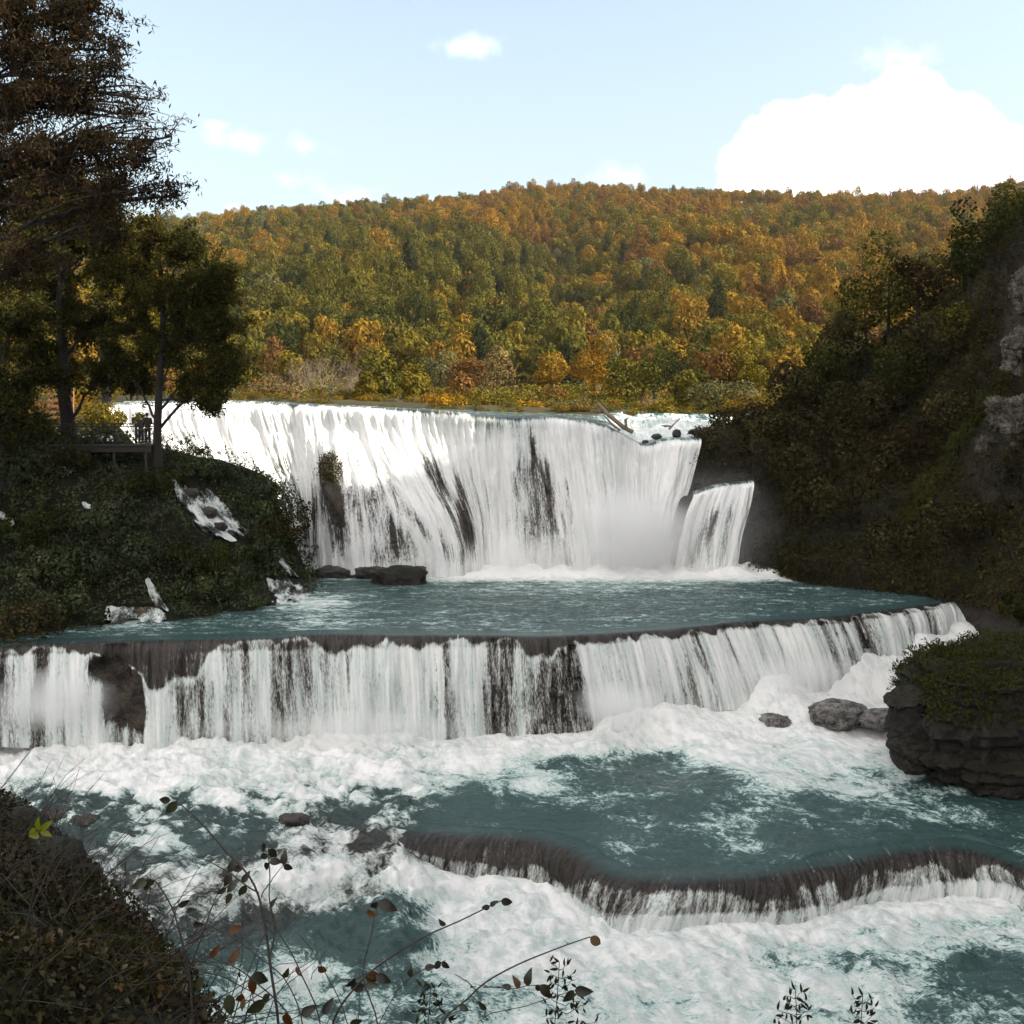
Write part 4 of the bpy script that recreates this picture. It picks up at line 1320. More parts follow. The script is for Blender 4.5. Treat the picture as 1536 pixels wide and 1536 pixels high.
# ------------------------------------------------------------------ rocks
def rock(name, loc, dims, seed, mat, label, amp=.35, freq=1.4, strata=0.0, sub=4, group=None, cat='rock', flat=None):
    bm = bmesh.new()
    bmesh.ops.create_icosphere(bm, subdivisions=sub, radius=1)
    V = np.array([v.co[:] for v in bm.verts])
    F_ = np.array([[v.index for v in f.verts] for f in bm.faces])
    bm.free()
    d = V.copy()
    # squarish rather than round
    V = np.sign(V) * np.abs(V) ** 0.75
    n_ = fbm(d[:, 0] * freq + seed, d[:, 1] * freq, d[:, 2] * freq, oct=5, seed=seed, gain=.55)
    n2 = np.abs(fbm(d[:, 0] * freq * 2.2, d[:, 1] * freq * 2.2, d[:, 2] * freq * 2.6 + seed, oct=3, seed=seed + 3))
    V = V * (1 + amp * n_ - amp * .6 * n2)[:, None]
    if strata:
        ly = V[:, 2] * dims[2] / strata + 1.2 * fbm(d[:, 0], d[:, 1], oct=2, seed=seed + 9)
        st = (ly - np.floor(ly))
        V[:, :2] *= (1 + .10 * (vnoise(np.floor(ly), 0 * ly, seed=seed) - .5) * 2 - .06 * (st > .82))[:, None]
    # broken blocks: each cell of a jittered lattice sits a little proud or sunk
    wq = d * 2.6 + .5 * np.stack([fbm(d[:, 0] * 2 + k_, d[:, 1] * 2, d[:, 2] * 2, oct=2, seed=seed + 40 + k_) for k_ in range(3)], 1)
    cq = np.floor(wq)
    V = V * (1 + .13 * (_hash(cq[:, 0], cq[:, 1], cq[:, 2], seed) - .5))[:, None]
    V = V * np.array(dims)
    if flat is not None:
        V[:, 2] = np.minimum(V[:, 2], flat)
    o = link(name, mesh_of(name, V, F_, mats=[mat], smooth=sub < 5), loc=loc)
    tag(o, label, cat, group)
    return o


x, y, z = W(598, 874, 62.6)
rock('boulder', (x, y, z + .05), (1.65, 1.0, .95), 3, M_dark_rock, 'low dark wet boulder lying alone in the pool before the fall', .5, 1.5)
for i, (a, b, Y_, w_, h_, lb) in enumerate([(500, 860, 64.4, 1.3, .45, 'flat dark rock at the foot of the fall, left one'), (560, 858, 64.2, 1.2, .42, 'flat dark rock at the foot of the fall, middle one'), (610, 860, 64.0, 1.2, .55, 'flat dark rock at the foot of the fall, behind the lone boulder')]):
    rock('rock', W(a, b, Y_), (w_, .6, h_), 20 + i, M_bare, lb, .5, 1.6)
for i, (a, b, Y_, dm, lb) in enumerate([(1258, 1064, 48.6, (1.45, 1.0, .55), 'grey wave-washed boulder in the white water under the cascade'), (1326, 1072, 48.0, (1.3, .9, .40), 'lower wave-washed rock beside the big mossy boulder'), (1160, 1075, 49.0, (.8, .7, .26), 'small rock nearly drowned in foam left of the wave-washed boulder')]):
    x, y, z = W(a, b, Y_)
    rock('boulder', (x, y, z - .22), dm, 30 + i, rock_mat('wave_washed_rock', (.02, .017, .015), (.30, .285, .27), 3.0, .6, None, bump=1.0) if i == 0 else bpy.data.materials['wave_washed_rock'], lb, .45, 1.6)
for i, (a, b, Y_, w_, h_, lb) in enumerate([(985, 655, 73.5, .35, .22, 'small dark stone splitting the rapids above the notch of the fall'), (1015, 650, 72.5, .30, .3, 'dark upright stone in the rapids above the notch'), (1042, 648, 74, .45, .2, 'flat dark stone at the right end of the rapids above the fall'), (1000, 642, 77, .5, .2, 'dark stone furthest upstream in the rapids above the notch'), (968, 664, 74, .25, .2, 'dark stone right on the lip of the notch')]):
    rock('rock', W(a, b, Y_), (w_, w_ * .8, h_), 120 + i, M_bare, lb, .45, 1.7, sub=4)
# the big mossy boulder at the right
big = rock('mossy_boulder', W(1500, 1085, 44.0), (4.2, 3.0, 3.3), 77, M_dark_rock, 'big dark mossy boulder rising from the river at the right', .42, 1.7, .75, 6, cat='boulder')
bV = np.array([v.co[:] for v in big.data.vertices])
bN = np.array([v.normal[:] for v in big.data.vertices])
for a, b, Y_, dm, sd_, lb in ((1372, 1075, 43.4, (1.15, 1.0, 1.35), 78, 'stepped dark rock shelf on the left flank of the mossy boulder'), (1368, 1128, 42.8, (.95, .9, .75), 79, 'dark undercut rock at the waterline of the mossy boulder'), (1560, 985, 45.5, (1.9, 1.6, 1.2), 80, 'dark rounded rock on top of the mossy boulder at the frame edge')):
    rock('rock', W(a, b, Y_), dm, sd_, M_dark_rock, lb, .35, 1.3, .5, 5)
k = (bN[:, 2] > .25) & (bV[:, 2] > .9)
sel = np.flatnonzero(k)
sel = rng.choice(sel, 24000)
C = bV[sel] + rng.normal(0, .07, (len(sel), 3)) + bN[sel] * rng.uniform(0, .30, (len(sel), 1))
V, F_, t = leaf_quads(C, .15, bN[sel] * .5 + np.array([0, -.4, .3]), .8, .35, axis=(0, -.2, 1), axis_jit=.6)
cov = link('moss', mesh_of('moss', V, F_, {'tint': t}, False, mats=[LEAF['moss']]), big)
tag(cov, 'short olive moss and grass on the boulder top', None, None, 'stuff')
# the dark overhanging rock between the main fall and the small fall
outc = rock('rock_outcrop', W(1082, 704, 71.2), (2.5, 2.2, 2.6), 85, M_dark_rock, 'dark mossy rock outcrop between the main fall and the low right fall', .35, 1.2, .8, 5)
oV = np.array([v.co[:] for v in outc.data.vertices])
oN = np.array([v.normal[:] for v in outc.data.vertices])
sel = rng.choice(np.flatnonzero(oV[:, 2] > -.6), 9000)
C = oV[sel] + oN[sel] * rng.uniform(0, .25, (len(sel), 1)) + rng.normal(0, .07, (len(sel), 3))
V, F_, t = leaf_quads(C, .20, oN[sel], .8, .4, axis=(0, -.1, -1), axis_jit=.6)
cov = link('moss', mesh_of('moss', V, F_, {'tint': t}, False, mats=[LEAF['cliff']]), outc)
tag(cov, None, None, None, 'stuff')
# moss cap on the rock pillar of the fall
gp = np.stack(proj(FALL_B), -1)
kk = np.exp(-((gp[..., 0] - 498) / 17) ** 2 - ((gp[..., 1] - 700) / 22) ** 2)
P = FALL_B[kk > .35]
P = P[rng.integers(len(P), size=1500)]
P = P + np.stack([rng.normal(0, .12, len(P)), -.35 - rng.uniform(0, .40, len(P)), rng.normal(0, .12, len(P))], 1)
V, F_, t = leaf_quads(P, .16, np.array([0, -.6, .6]), .8, .4)
cap = link('moss_tuft', mesh_of('moss_tuft', V, F_, {'tint': t}, False, mats=[LEAF['cliff']]))
tag(cap, 'brown green moss capping the rock pillar inside the main fall', 'moss', None, 'stuff')

# pale limestone outcrops on the right wall
gpx, gpy = proj(RCV)


def on_surface(SV, a, b, PX=None, PY=None):
    d = (PX - a) ** 2 + (PY - b) ** 2
    d = np.where(SV[..., 1] > 1, d, 1e9)
    i = np.unravel_index(np.argmin(d), d.shape)
    return SV[i]


for i, (a, b, dm, lb) in enumerate([(1536, 445, (.9, 1.3, 2.0), 'topmost grey limestone face at the frame edge of the right cliff'), (1530, 545, (1.1, 1.2, 2.2), 'tall cracked grey limestone face just below the topmost one on the cliff'), (1500, 628, (1.0, 1.1, 1.2), 'grey limestone face leaning out left of the cliff edge, above the grassy ledge end'),
                                    (1536, 640, (1.3, 1.2, 1.8), 'grey limestone face at the frame edge beside the leaning one'), (1480, 672, (.7, .8, .7), 'small grey limestone lump at the lower left of the leaning face'), (1455, 545, (.35, .5, .6), 'small grey rock showing through the shrubs below the cliff trees'), (1474, 440, (.35, .5, .7), 'narrow grey rock tooth below the skyline trees of the cliff'), (1180, 652, (.45, .5, .4), 'small pale rock just above the dark outcrop by the low fall')]):
    p = on_surface(RCV, a, b, gpx, gpy)
    rock('limestone_outcrop', (p[0] + .25, p[1] + .15, p[2]), dm, 50 + i, M_lime, lb, .75, 2.1, .4, 6, cat='rock')

# dark stones and stump on the near bank
for i, (a, b, Y_, dm, lb) in enumerate([(72, 1298, 12.2, (.42, .4, .30), 'round dark stone on the near bank above the rapids'), (10, 1262, 13.2, (.5, .42, .36), 'large dark stone at the left frame edge on the near bank')]):
    rock('stone', W(a, b, Y_), dm, 60 + i, M_dark_rock, lb, .3, 1.4)
r = empty('stump', W(128, 1352, 11.4))
tag(r, 'short dark tree stump on the near bank beside the round stone', 'stump')
V, F_ = tube([(0, 0, -.35), (0.02, 0, -.1), (0, 0, .12), (0.01, 0, .3), (0.01, 0, .31)], (.17, .14, .13, .14, .01), 10)
V += rng.normal(0, .008, V.shape)
link('wood', mesh_of('wood', V, F_, mats=[M_bark]), r)
V, F_ = tube([(0, 0, .29), (0.0, 0, .33), (0.01, 0, .37), (0.01, 0, .375)], (.10, .16, .12, .01), 10)
link('moss', mesh_of('moss', V, F_, mats=[M_soil]), r)
for a, b, Y_ in ((85, 1210, 40.0), (440, 1216, 39.8), (125, 1225, 39.5)):
    x, y, z = W(a, b, Y_)
    o = rock('rock', (x, y, river_z(x, y) - .06), (.6, .5, .26), int(a), M_bare, {85: 'dark rock breaking the shallow rapids by the left bank', 440: 'dark rock at the head of the white chute in the rapids', 125: 'small dark rock beside the rock by the left bank'}[a], .45, 1.5)
#@@PART5@@

# ------------------------------------------------------------------ plants of the left bank
lpx, lpy = proj(LBV)
LN = np.zeros_like(LBV)
du, dv = np.gradient(LBV, axis=1), np.gradient(LBV, axis=0)
LN = np.cross(du, dv)
LN /= np.linalg.norm(LN, axis=-1, keepdims=True) + 1e-9
LN *= np.sign((LN * -LBV).sum(-1, keepdims=True))

STREAMS = [
    ([(254, 716), (274, 760), (305, 796), (335, 814)], [(294, 715), (327, 746), (357, 780), (380, 808)], 0.62, 'white stream sliding over the dark bank beside the bush at the brow'),
    ([(121, 752), (129, 772), (140, 790)], [(136, 754), (149, 772), (160, 788)], 0.75, 'short white spout in the middle of the green bank'),
    ([(216, 868), (224, 893), (238, 916)], [(223, 866), (240, 892), (258, 918)], 0.6, 'narrow white rill above the little ledge fall'),
    ([(160, 908), (156, 920), (150, 934)], [(240, 905), (250, 920), (262, 934)], 0.52, 'little fall over a brown ledge at the pool edge'),
    ([(398, 866), (404, 885), (408, 908)], [(440, 862), (464, 886), (482, 908)], 0.55, 'fan of thin falls at the right toe of the bank'),
    ([(408, 830), (424, 850), (438, 866)], [(416, 828), (434, 848), (450, 864)], 0.45, 'thin rill above the fan of falls at the toe of the bank'),
    ([(-20, 770), (0, 778), (20, 792)], [(-8, 764), (10, 772), (28, 784)], 0.5, 'small white stream at the left frame edge on the bank'),
]


def lookup(SV, PX, PY, a, b):
    sel = (PX > a.min() - 60) & (PX < a.max() + 60) & (PY > b.min() - 60) & (PY < b.max() + 60)
    X_, Y_, D_ = PX[sel], PY[sel], SV[..., 1][sel]
    out = np.zeros(a.shape)
    for i in np.ndindex(a.shape):
        d = (X_ - a[i]) ** 2 + (Y_ - b[i]) ** 2
        k = np.argpartition(d, 6)[:6]
        out[i] = D_[k].min()
    return out


smask = np.zeros(0)
stream_px = []
for le, ri, cov_, lb in STREAMS:
    nt_, nw_ = 60, 24
    le_, ri_ = np.array(le, float), np.array(ri, float)
    tk_ = np.linspace(0, 1, len(le))
    t_ = np.linspace(0, 1, nt_)
    Lp, Rp = hermite(t_, tk_, le_), hermite(t_, tk_, ri_)
    w_ = np.linspace(0, 1, nw_)[None, :, None]
    PP = Lp[:, None] * (1 - w_) + Rp[:, None] * w_
    D = lookup(LBV, lpx, lpy, PP[..., 0], PP[..., 1])
    for _ in range(10):
        D[1:-1] = (D[:-2] + D[1:-1] + D[2:]) / 3
        D[:, 1:-1] = (D[:, :-2] + D[:, 1:-1] + D[:, 2:]) / 3
    D -= 0.30
    V = np.stack([(PP[..., 0] - 768) / F * D, D, (HZ - PP[..., 1]) / F * D], -1)
    uu = w_[..., 0] * np.linalg.norm(V[:, -1] - V[:, 0], axis=1)[:, None]
    vv = np.cumsum(np.concatenate([[0], np.linalg.norm(np.diff(V[:, 0], axis=0), axis=1)]))[:, None] + 0 * uu
    dsp = 0.30 * fbm(uu * 1.6, vv * 1.1, oct=4, seed=131) + 0.22 * fbm(uu * 4, vv * 2.2, oct=3, seed=132)
    V[..., 1] -= dsp
    edge_ = np.minimum(w_[..., 0], 1 - w_[..., 0]) * 2 + .5 * fbm(uu * 1.4, vv * 1.4, oct=3, seed=137)
    cov = cov_ + 0.45 * ss(edge_, 0, .5) - .55 * ss(-edge_, -.3, 0) + 0 * vv - .12 + 1.9 * fbm(uu * 1.3 + 5, vv * .8, oct=4, seed=133)
    vt = np.linspace(0, 1, nt_)[:, None] + 0 * uu
    cov = cov - 2.4 * (1 - ss(vt + .25 * fbm(uu * 2.5, 0 * uu, oct=2, seed=135), 0.0, .30)) - 2.2 * (1 - ss(1 - vt + .3 * fbm(uu * 2.5, 0 * uu, oct=2, seed=136), 0.0, .12))
    foam = 0.46 + 0 * vv + 1.1 * fbm(uu * 2, vv * 1.2, oct=3, seed=134)
    fl = np.stack([uu * 3.2, vv * 1.5, 0 * uu + 11], -1)
    o = link('stream', mesh_of('stream', V, grid_faces(nt_, nw_), {'flow': fl.reshape(-1, 3), 'foam': foam, 'cover': cov, 'thin': 0 * foam + .8}, mats=[M_water]))
    tag(o, lb, 'stream', None, 'structure')
    stream_px.append((le_, ri_))


for i, (a, b, w_) in enumerate(((286, 740, .42), (312, 770, .5), (330, 790, .38), (345, 800, .3))):
    aa, bb = np.array([float(a)]), np.array([float(b)])
    D = lookup(LBV, lpx, lpy, aa, bb)[0]
    rock('rock', W(a, b, D - .25), (w_, w_ * .8, w_ * .7), 140 + i, M_bare, ('dark wet rock near the top of the white bank stream', 'largest dark wet rock in the middle of the white bank stream', 'dark wet rock below the largest one in the bank stream', 'lowest dark wet rock in the white bank stream')[i], .45, 1.6)


def in_stream(a, b):
    m = np.zeros(a.shape, bool)
    for le_, ri_ in stream_px:
        o_ = np.argsort(le_[:, 1])
        l_ = np.interp(b, le_[o_, 1], le_[o_, 0])
        r_ = np.interp(b, ri_[np.argsort(ri_[:, 1]), 1], ri_[np.argsort(ri_[:, 1]), 0])
        m |= (a > l_ - 2) & (a < r_ + 2) & (b > le_[:, 1].min() - 3) & (b < le_[:, 1].max() + 3)
    return m


def surface_leaves(SV, SN, n, size, mask_fn, off=(0, .25), seed=1, **kw):
    g = np.random.default_rng(seed)
    a = SV[:-1, :-1]
    ar = np.linalg.norm(np.cross(SV[1:, :-1] - a, SV[:-1, 1:] - a), axis=-1)
    a_px, a_py = proj(a)
    wgt = ar * mask_fn(a, a_px, a_py)
    wgt = wgt.ravel() / wgt.sum()
    i = g.choice(len(wgt), n, p=wgt)
    r, c = np.unravel_index(i, ar.shape)
    f, h = g.random((n, 1)), g.random((n, 1))
    P = SV[r, c] * (1 - f) * (1 - h) + SV[r + 1, c] * f * (1 - h) + SV[r, c + 1] * (1 - f) * h + SV[r + 1, c + 1] * f * h
    N_ = SN[r, c]
    P = P + N_ * g.uniform(*off, (n, 1))
    if kw.get('heap'):
        P = P + N_ * (kw['heap'] * np.clip(fbm(P[:, 0] * 1.3, P[:, 2] * 1.3, P[:, 1] * 1.3, oct=3, seed=seed + 5) + .12, 0, 1))[:, None]
    k = ~in_stream(*proj(P)) if kw.pop('streams', False) else np.ones(n, bool)
    return leaf_quads(P[k], size, N_[k], kw.get('jit', .8), kw.get('aspect', .5), kw.get('axis'), kw.get('axis_jit', 1), g=g), P[k]


def clumpy(a, x, y, sc=.7, lo=-.18, hi=.15, seed=140):
    return 0.15 + ss(fbm(a[..., 0] * sc, a[..., 2] * sc, a[..., 1] * sc, oct=3, seed=seed), lo, hi)


(V, F_, t), P = surface_leaves(LBV, LN, 130000, .15, lambda a, x, y: (.35 + clumpy(a, x, y)) * (x > -260) * (x < 520) * (a[..., 2] > -12.1), (0, .30), 141, streams=True, aspect=.55, heap=2.3)
tint_patch = fbm(P[:, 0] * .5, P[:, 2] * .5, P[:, 1] * .5, oct=3, seed=142)
t = np.clip(t * .75 + .15 + np.repeat(tint_patch, 4) * .5 + .05, 0, 1)
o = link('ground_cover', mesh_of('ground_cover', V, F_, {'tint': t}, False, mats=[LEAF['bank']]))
tag(o, 'dense dark green leafy cover on the left bank', 'ground cover', None, 'stuff')
# brown ledge under the little fall
rock('ledge', W(196, 916, 53.2), (1.7, .7, .18), 90, rock_mat('brown_travertine', (.05, .03, .018), (.19, .11, .065), 2.0, .5), 'brown travertine ledge at the foot of the left bank', .35, 2.0, .15, 4)


def place_bush(name, P, rad, hgt, mat, seed, label, kind='low', n=1600, leaf=.2, trunk=False, group=None, cat='shrub'):
    m = crown_mesh(name, mat, seed, rad, hgt, 11, n, leaf, kind, trunk)
    o = link(name, m, loc=P)
    tag(o, label, cat, group)
    return o


for i, (a, b, rp, hp, kk, lb) in enumerate([
        (430, 835, 46, 118, 'cliff', 'big dark bush at the right end of the left bank against the fall'), (402, 775, 42, 72, 'bank', 'dark bush on the brow, just above the big dark bush'), (362, 742, 36, 50, 'bank', 'green bush on the brow beside the top of the white stream'), (318, 712, 26, 30, 'bank', 'small bush on the brow right of the slim trunk'),
        (395, 838, 34, 60, 'bank', 'dark shrub between the white stream and the big dark bush'), (150, 790, 30, 40, 'bank', 'leafy shrub below the short white spout'), (40, 960, 60, 70, 'cliff', 'brownish shrub overhanging the left end of the cascade'), (95, 930, 45, 70, 'bank', 'dark shrub at the pool edge left of the little ledge fall'),
        (230, 740, 40, 44, 'dark_green', 'rounded green shrub just below the slim trunk on the bank'), (60, 800, 46, 50, 'dark_green', 'green shrub left of the short white spout on the bank'), (210, 845, 42, 46, 'bank', 'leafy shrub above the narrow white rill'), (290, 850, 40, 44, 'dark_green', 'green shrub between the narrow rill and the white bank stream foot'), (110, 860, 44, 46, 'bank', 'leafy shrub above the little ledge fall'),
        (30, 720, 40, 50, 'bank', 'dark shrub under the trees at the left frame edge'), (120, 700, 34, 28, 'cliff', 'low brownish shrub under the boardwalk'), (330, 895, 40, 45, 'bank', 'dark shrub over the pool between the rill and the toe falls')]):
    d = (lpx - a) ** 2 + (lpy - b) ** 2
    p = LBV[np.unravel_index(np.argmin(d), d.shape)]
    s_ = p[1] / F
    place_bush('shrub', (p[0], p[1] - .2, p[2] - .3), rp * s_, hp * s_ + .3, LEAF[kk], 500 + i, lb, n=2600, leaf=.17, group='shrubs on the left bank')
# twiggy bare sprig hanging over the pool at the toe
(V, F_), ends = bare_tree('bare_shrub', 520, 1.9, 1.0, M_twig, 2)
d = (lpx - 445) ** 2 + (lpy - 838) ** 2
p = LBV[np.unravel_index(np.argmin(d), d.shape)]
V = V @ np.array(Matrix.Rotation(R(38), 3, 'Y')).T
o = link('bare_shrub', mesh_of('bare_shrub', V, F_, mats=[M_twig]), loc=(p[0] + .5, p[1] - .8, p[2] - .2))
tag(o, 'bare twiggy shrub leaning out towards the fall from the bank', 'shrub')


# ------------------------------------------------------------------ left trees
def big_tree(name, label, trunk, r0, blobs, leafmat, n_leaf, leaf, seed, aspect=.45, droop=0.0, twigs=7, subs=7, depth=1.0, spread_twig=.35, group=None, leaf_axis=None):
    """trunk: photo points (col, row, metres); blobs: (col, row, half width px, half height px, metres, weight)"""
    g = np.random.default_rng(seed)
    T = np.array([W(*p) for p in trunk])
    base = T[0].copy()
    r = empty(name, base)
    tag(r, label, 'tree', group)
    tt_ = np.linspace(0, 1, 30)
    TP = hermite(tt_, np.linspace(0, 1, len(T)), T)
    TP[:, :2] += np.stack([fbm(tt_ * 3, 0 * tt_ + seed, oct=2, seed=seed), fbm(tt_ * 3, 0 * tt_ + seed, oct=2, seed=seed + 1)], 1) * r0 * .8
    V, F_ = tube(TP - base, r0 * (1.25 - .85 * tt_ + .5 * np.exp(-tt_ * 22)), 10)
    link('trunk', mesh_of('trunk', V, F_, mats=[M_bark]), r)
    parts, leaves = [], []
    for (a, b, rx, ry, Y_, wt) in blobs:
        c = np.array(W(a, b, Y_))
        ex = np.array([rx, 0, ry]) / F * Y_
        ex[1] = (ex[0] + ex[2]) / 2 * depth
        # start on the trunk below the blob
        lowz = c[2] + (1.2 if b > 570 else -99)
        k = int(np.clip(np.argmin(1e3 * (TP[:, 2] < lowz) + np.linalg.norm(TP - (c - np.array([0, 0, .6 * np.linalg.norm(c - TP[-1]) * .4 + .3])), axis=1)) - 2, 4, 27))
        s0 = TP[k]
        mid = s0 * .5 + c * .5 + np.array([0, 0, .12 * np.linalg.norm(c - s0)]) + g.normal(0, .15, 3)
        tq = np.linspace(0, 1, 9)[:, None]
        limb = s0 * (1 - tq) ** 2 + 2 * mid * tq * (1 - tq) + c * tq**2
        limb[1:-1] += g.normal(0, .035, limb[1:-1].shape) * np.linalg.norm(c - s0) * .25
        rl = r0 * .34 * (1 - .8 * tq[:, 0]) * min(1.2, .5 + .12 * np.linalg.norm(c - s0)) + .012
        parts.append(tube(limb - base, rl, 6))
        for _ in range(subs):
            e = g.normal(size=3)
            e = c + e / np.linalg.norm(e) * ex * g.uniform(.45, 1.0) + np.array([0, 0, .35 * ex[2] * (droop > 0)])
            j = g.integers(4, 9)
            st = limb[j]
            m2 = (st + e) / 2 + g.normal(0, .12, 3) * np.linalg.norm(e - st) + np.array([0, 0, .10 * np.linalg.norm(e - st)])
            q = np.linspace(0, 1, 6)[:, None]
            sub = st * (1 - q) ** 2 + 2 * m2 * q * (1 - q) + e * q**2
            parts.append(tube(sub - base, np.linspace(rl[j] * .6 + .008, .010, 6), 4))
            for _ in range(twigs):
                st2 = sub[g.integers(2, 6)]
                dv_ = g.normal(size=3) * np.array([.5, .5, .5]) * (ex[0] + ex[2]) * spread_twig + np.array([0, 0, -droop * ex[2] * .1])
                m3 = st2 + dv_ * .55 + np.array([0, 0, .1])
                e2 = st2 + dv_
                q = np.linspace(0, 1, 4)[:, None]
                tw = st2 * (1 - q) ** 2 + 2 * m3 * q * (1 - q) + e2 * q**2
                parts.append(tube(tw - base, np.linspace(.014, .007, 4), 3))
                nl = max(1, int(n_leaf * wt / (subs * twigs)))
                f = g.uniform(.1, .8 if droop else 1.08, (nl, 1))
                leaves.append(st2 * (1 - f) ** 2 + 2 * m3 * f * (1 - f) + e2 * f**2 + g.normal(0, leaf * .75, (nl, 3)))
    V, F_ = join(parts)
    link('branches', mesh_of('branches', V, F_, mats=[M_bark]), r)
    P = np.concatenate(leaves)
    V, F_, t = leaf_quads(P - base, leaf, None, 1, aspect, leaf_axis, .7, .08, g=g)
    pt = fbm(P[:, 0] * .35, P[:, 2] * .35, P[:, 1] * .35, oct=2, seed=seed)
    t = np.clip(t * .8 + .1 + np.repeat(pt, 4) * .5, 0, 1)
    link('crown', mesh_of('crown', V, F_, {'tint': t}, False, mats=[leafmat]), r)
    return r


GT = 'dark trees on the left bank'
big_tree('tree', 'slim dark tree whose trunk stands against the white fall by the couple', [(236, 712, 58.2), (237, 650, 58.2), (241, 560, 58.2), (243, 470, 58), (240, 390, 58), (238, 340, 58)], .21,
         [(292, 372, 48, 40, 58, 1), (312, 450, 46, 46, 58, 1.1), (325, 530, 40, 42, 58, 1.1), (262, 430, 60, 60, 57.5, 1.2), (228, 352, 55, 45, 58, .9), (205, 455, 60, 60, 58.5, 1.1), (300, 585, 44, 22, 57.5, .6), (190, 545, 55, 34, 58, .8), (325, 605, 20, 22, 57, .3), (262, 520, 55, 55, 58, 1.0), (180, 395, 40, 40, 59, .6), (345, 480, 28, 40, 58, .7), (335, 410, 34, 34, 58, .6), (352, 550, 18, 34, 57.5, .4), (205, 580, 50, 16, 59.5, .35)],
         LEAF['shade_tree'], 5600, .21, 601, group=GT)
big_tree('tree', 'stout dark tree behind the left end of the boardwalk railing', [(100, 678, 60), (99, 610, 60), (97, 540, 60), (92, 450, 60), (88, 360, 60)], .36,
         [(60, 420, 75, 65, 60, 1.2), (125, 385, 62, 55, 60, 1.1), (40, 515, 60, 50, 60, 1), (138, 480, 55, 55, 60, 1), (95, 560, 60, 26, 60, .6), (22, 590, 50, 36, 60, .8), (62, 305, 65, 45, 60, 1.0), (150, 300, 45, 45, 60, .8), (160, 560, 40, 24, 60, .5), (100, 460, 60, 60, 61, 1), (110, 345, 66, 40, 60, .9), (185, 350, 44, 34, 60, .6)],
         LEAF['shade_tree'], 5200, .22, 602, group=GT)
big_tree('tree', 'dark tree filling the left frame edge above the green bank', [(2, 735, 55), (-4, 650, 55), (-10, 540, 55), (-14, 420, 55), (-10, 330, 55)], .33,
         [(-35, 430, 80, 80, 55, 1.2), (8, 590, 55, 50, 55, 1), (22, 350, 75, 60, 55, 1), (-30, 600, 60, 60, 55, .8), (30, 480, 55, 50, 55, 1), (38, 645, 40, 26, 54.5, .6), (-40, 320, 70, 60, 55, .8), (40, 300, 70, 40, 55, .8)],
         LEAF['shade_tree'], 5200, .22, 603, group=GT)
big_tree('tree', 'yellow green sunlit tree seen through the bare branches at the left', [(160, 640, 74), (158, 560, 74), (155, 470, 74), (150, 370, 74), (148, 300, 74)], .3,
         [(150, 330, 62, 42, 74, 1), (180, 400, 60, 48, 74, 1), (110, 290, 60, 40, 74, 1), (80, 350, 70, 50, 74, 1), (200, 470, 55, 48, 74, 1), (40, 290, 60, 50, 74, 1), (90, 430, 60, 50, 74, .9), (225, 520, 50, 45, 74, .8)],
         LEAF['olive'], 4200, .26, 604)
big_tree('tree', 'tall thin-leaved tree arching brown drooping sprays into the top left of the sky', [(-210, 830, 47), (-200, 640, 47), (-170, 420, 47), (-150, 240, 47), (-110, 80, 46.5), (-70, -60, 46)], .42,
         [(40, 30, 80, 60, 45, 1.5), (130, 25, 55, 42, 45, 1.3), (95, 105, 62, 36, 45, 1.1), (160, 75, 32, 40, 45, .7), (45, 180, 75, 45, 45, .9), (130, 165, 45, 30, 45, .7), (215, 170, 50, 26, 45, .25), (235, 235, 34, 34, 45, .35), (268, 292, 36, 30, 45, .5), (200, 275, 55, 36, 45, .7), (110, 262, 75, 45, 45, 1), (30, 300, 75, 55, 45, 1.1), (180, 345, 55, 36, 45, .8),
          (-40, 120, 70, 90, 45, 1), (60, 390, 70, 40, 45, .9), (60, 68, 60, 30, 45, .9), (20, 150, 60, 35, 45, .8), (100, 145, 50, 24, 45, .6), (150, 122, 40, 22, 45, .4), (70, 225, 60, 28, 45, .8), (0, 245, 60, 34, 45, .8), (178, 225, 46, 24, 45, .5), (255, 205, 34, 30, 45, .12), (225, 150, 30, 18, 45, .1), (160, 215, 46, 30, 45, .5), (60, 160, 40, 24, 45, .4)],
         LEAF['willow_brown'], 2300, .27, 605, .27, 1.2, 8, 9, .8, .42, leaf_axis=(0, 0, -.9))
# sunlit shrubs behind the railing
for i, (a, b, Y_, rad, hg, kk, lb) in enumerate([(130, 640, 66, 1.9, 2.0, 'olive', 'sunlit yellow green shrub behind the railing, left of the couple'), (172, 636, 68, 1.5, 1.2, 'green', 'small sunlit green shrub behind the railing, nearest the white water'), (80, 634, 68, 1.6, 2.4, 'rust', 'sunlit rust shrub behind the wooden fence at the left'), (112, 622, 72, 1.4, 2.6, 'gold', 'sunlit golden shrub between the stout trunk and the railing')]):
    place_bush('shrub', np.array(W(a, b, Y_)) - np.array([0, 0, .3]), rad, hg, LEAF[kk], 540 + i, lb, n=2200, leaf=.17)

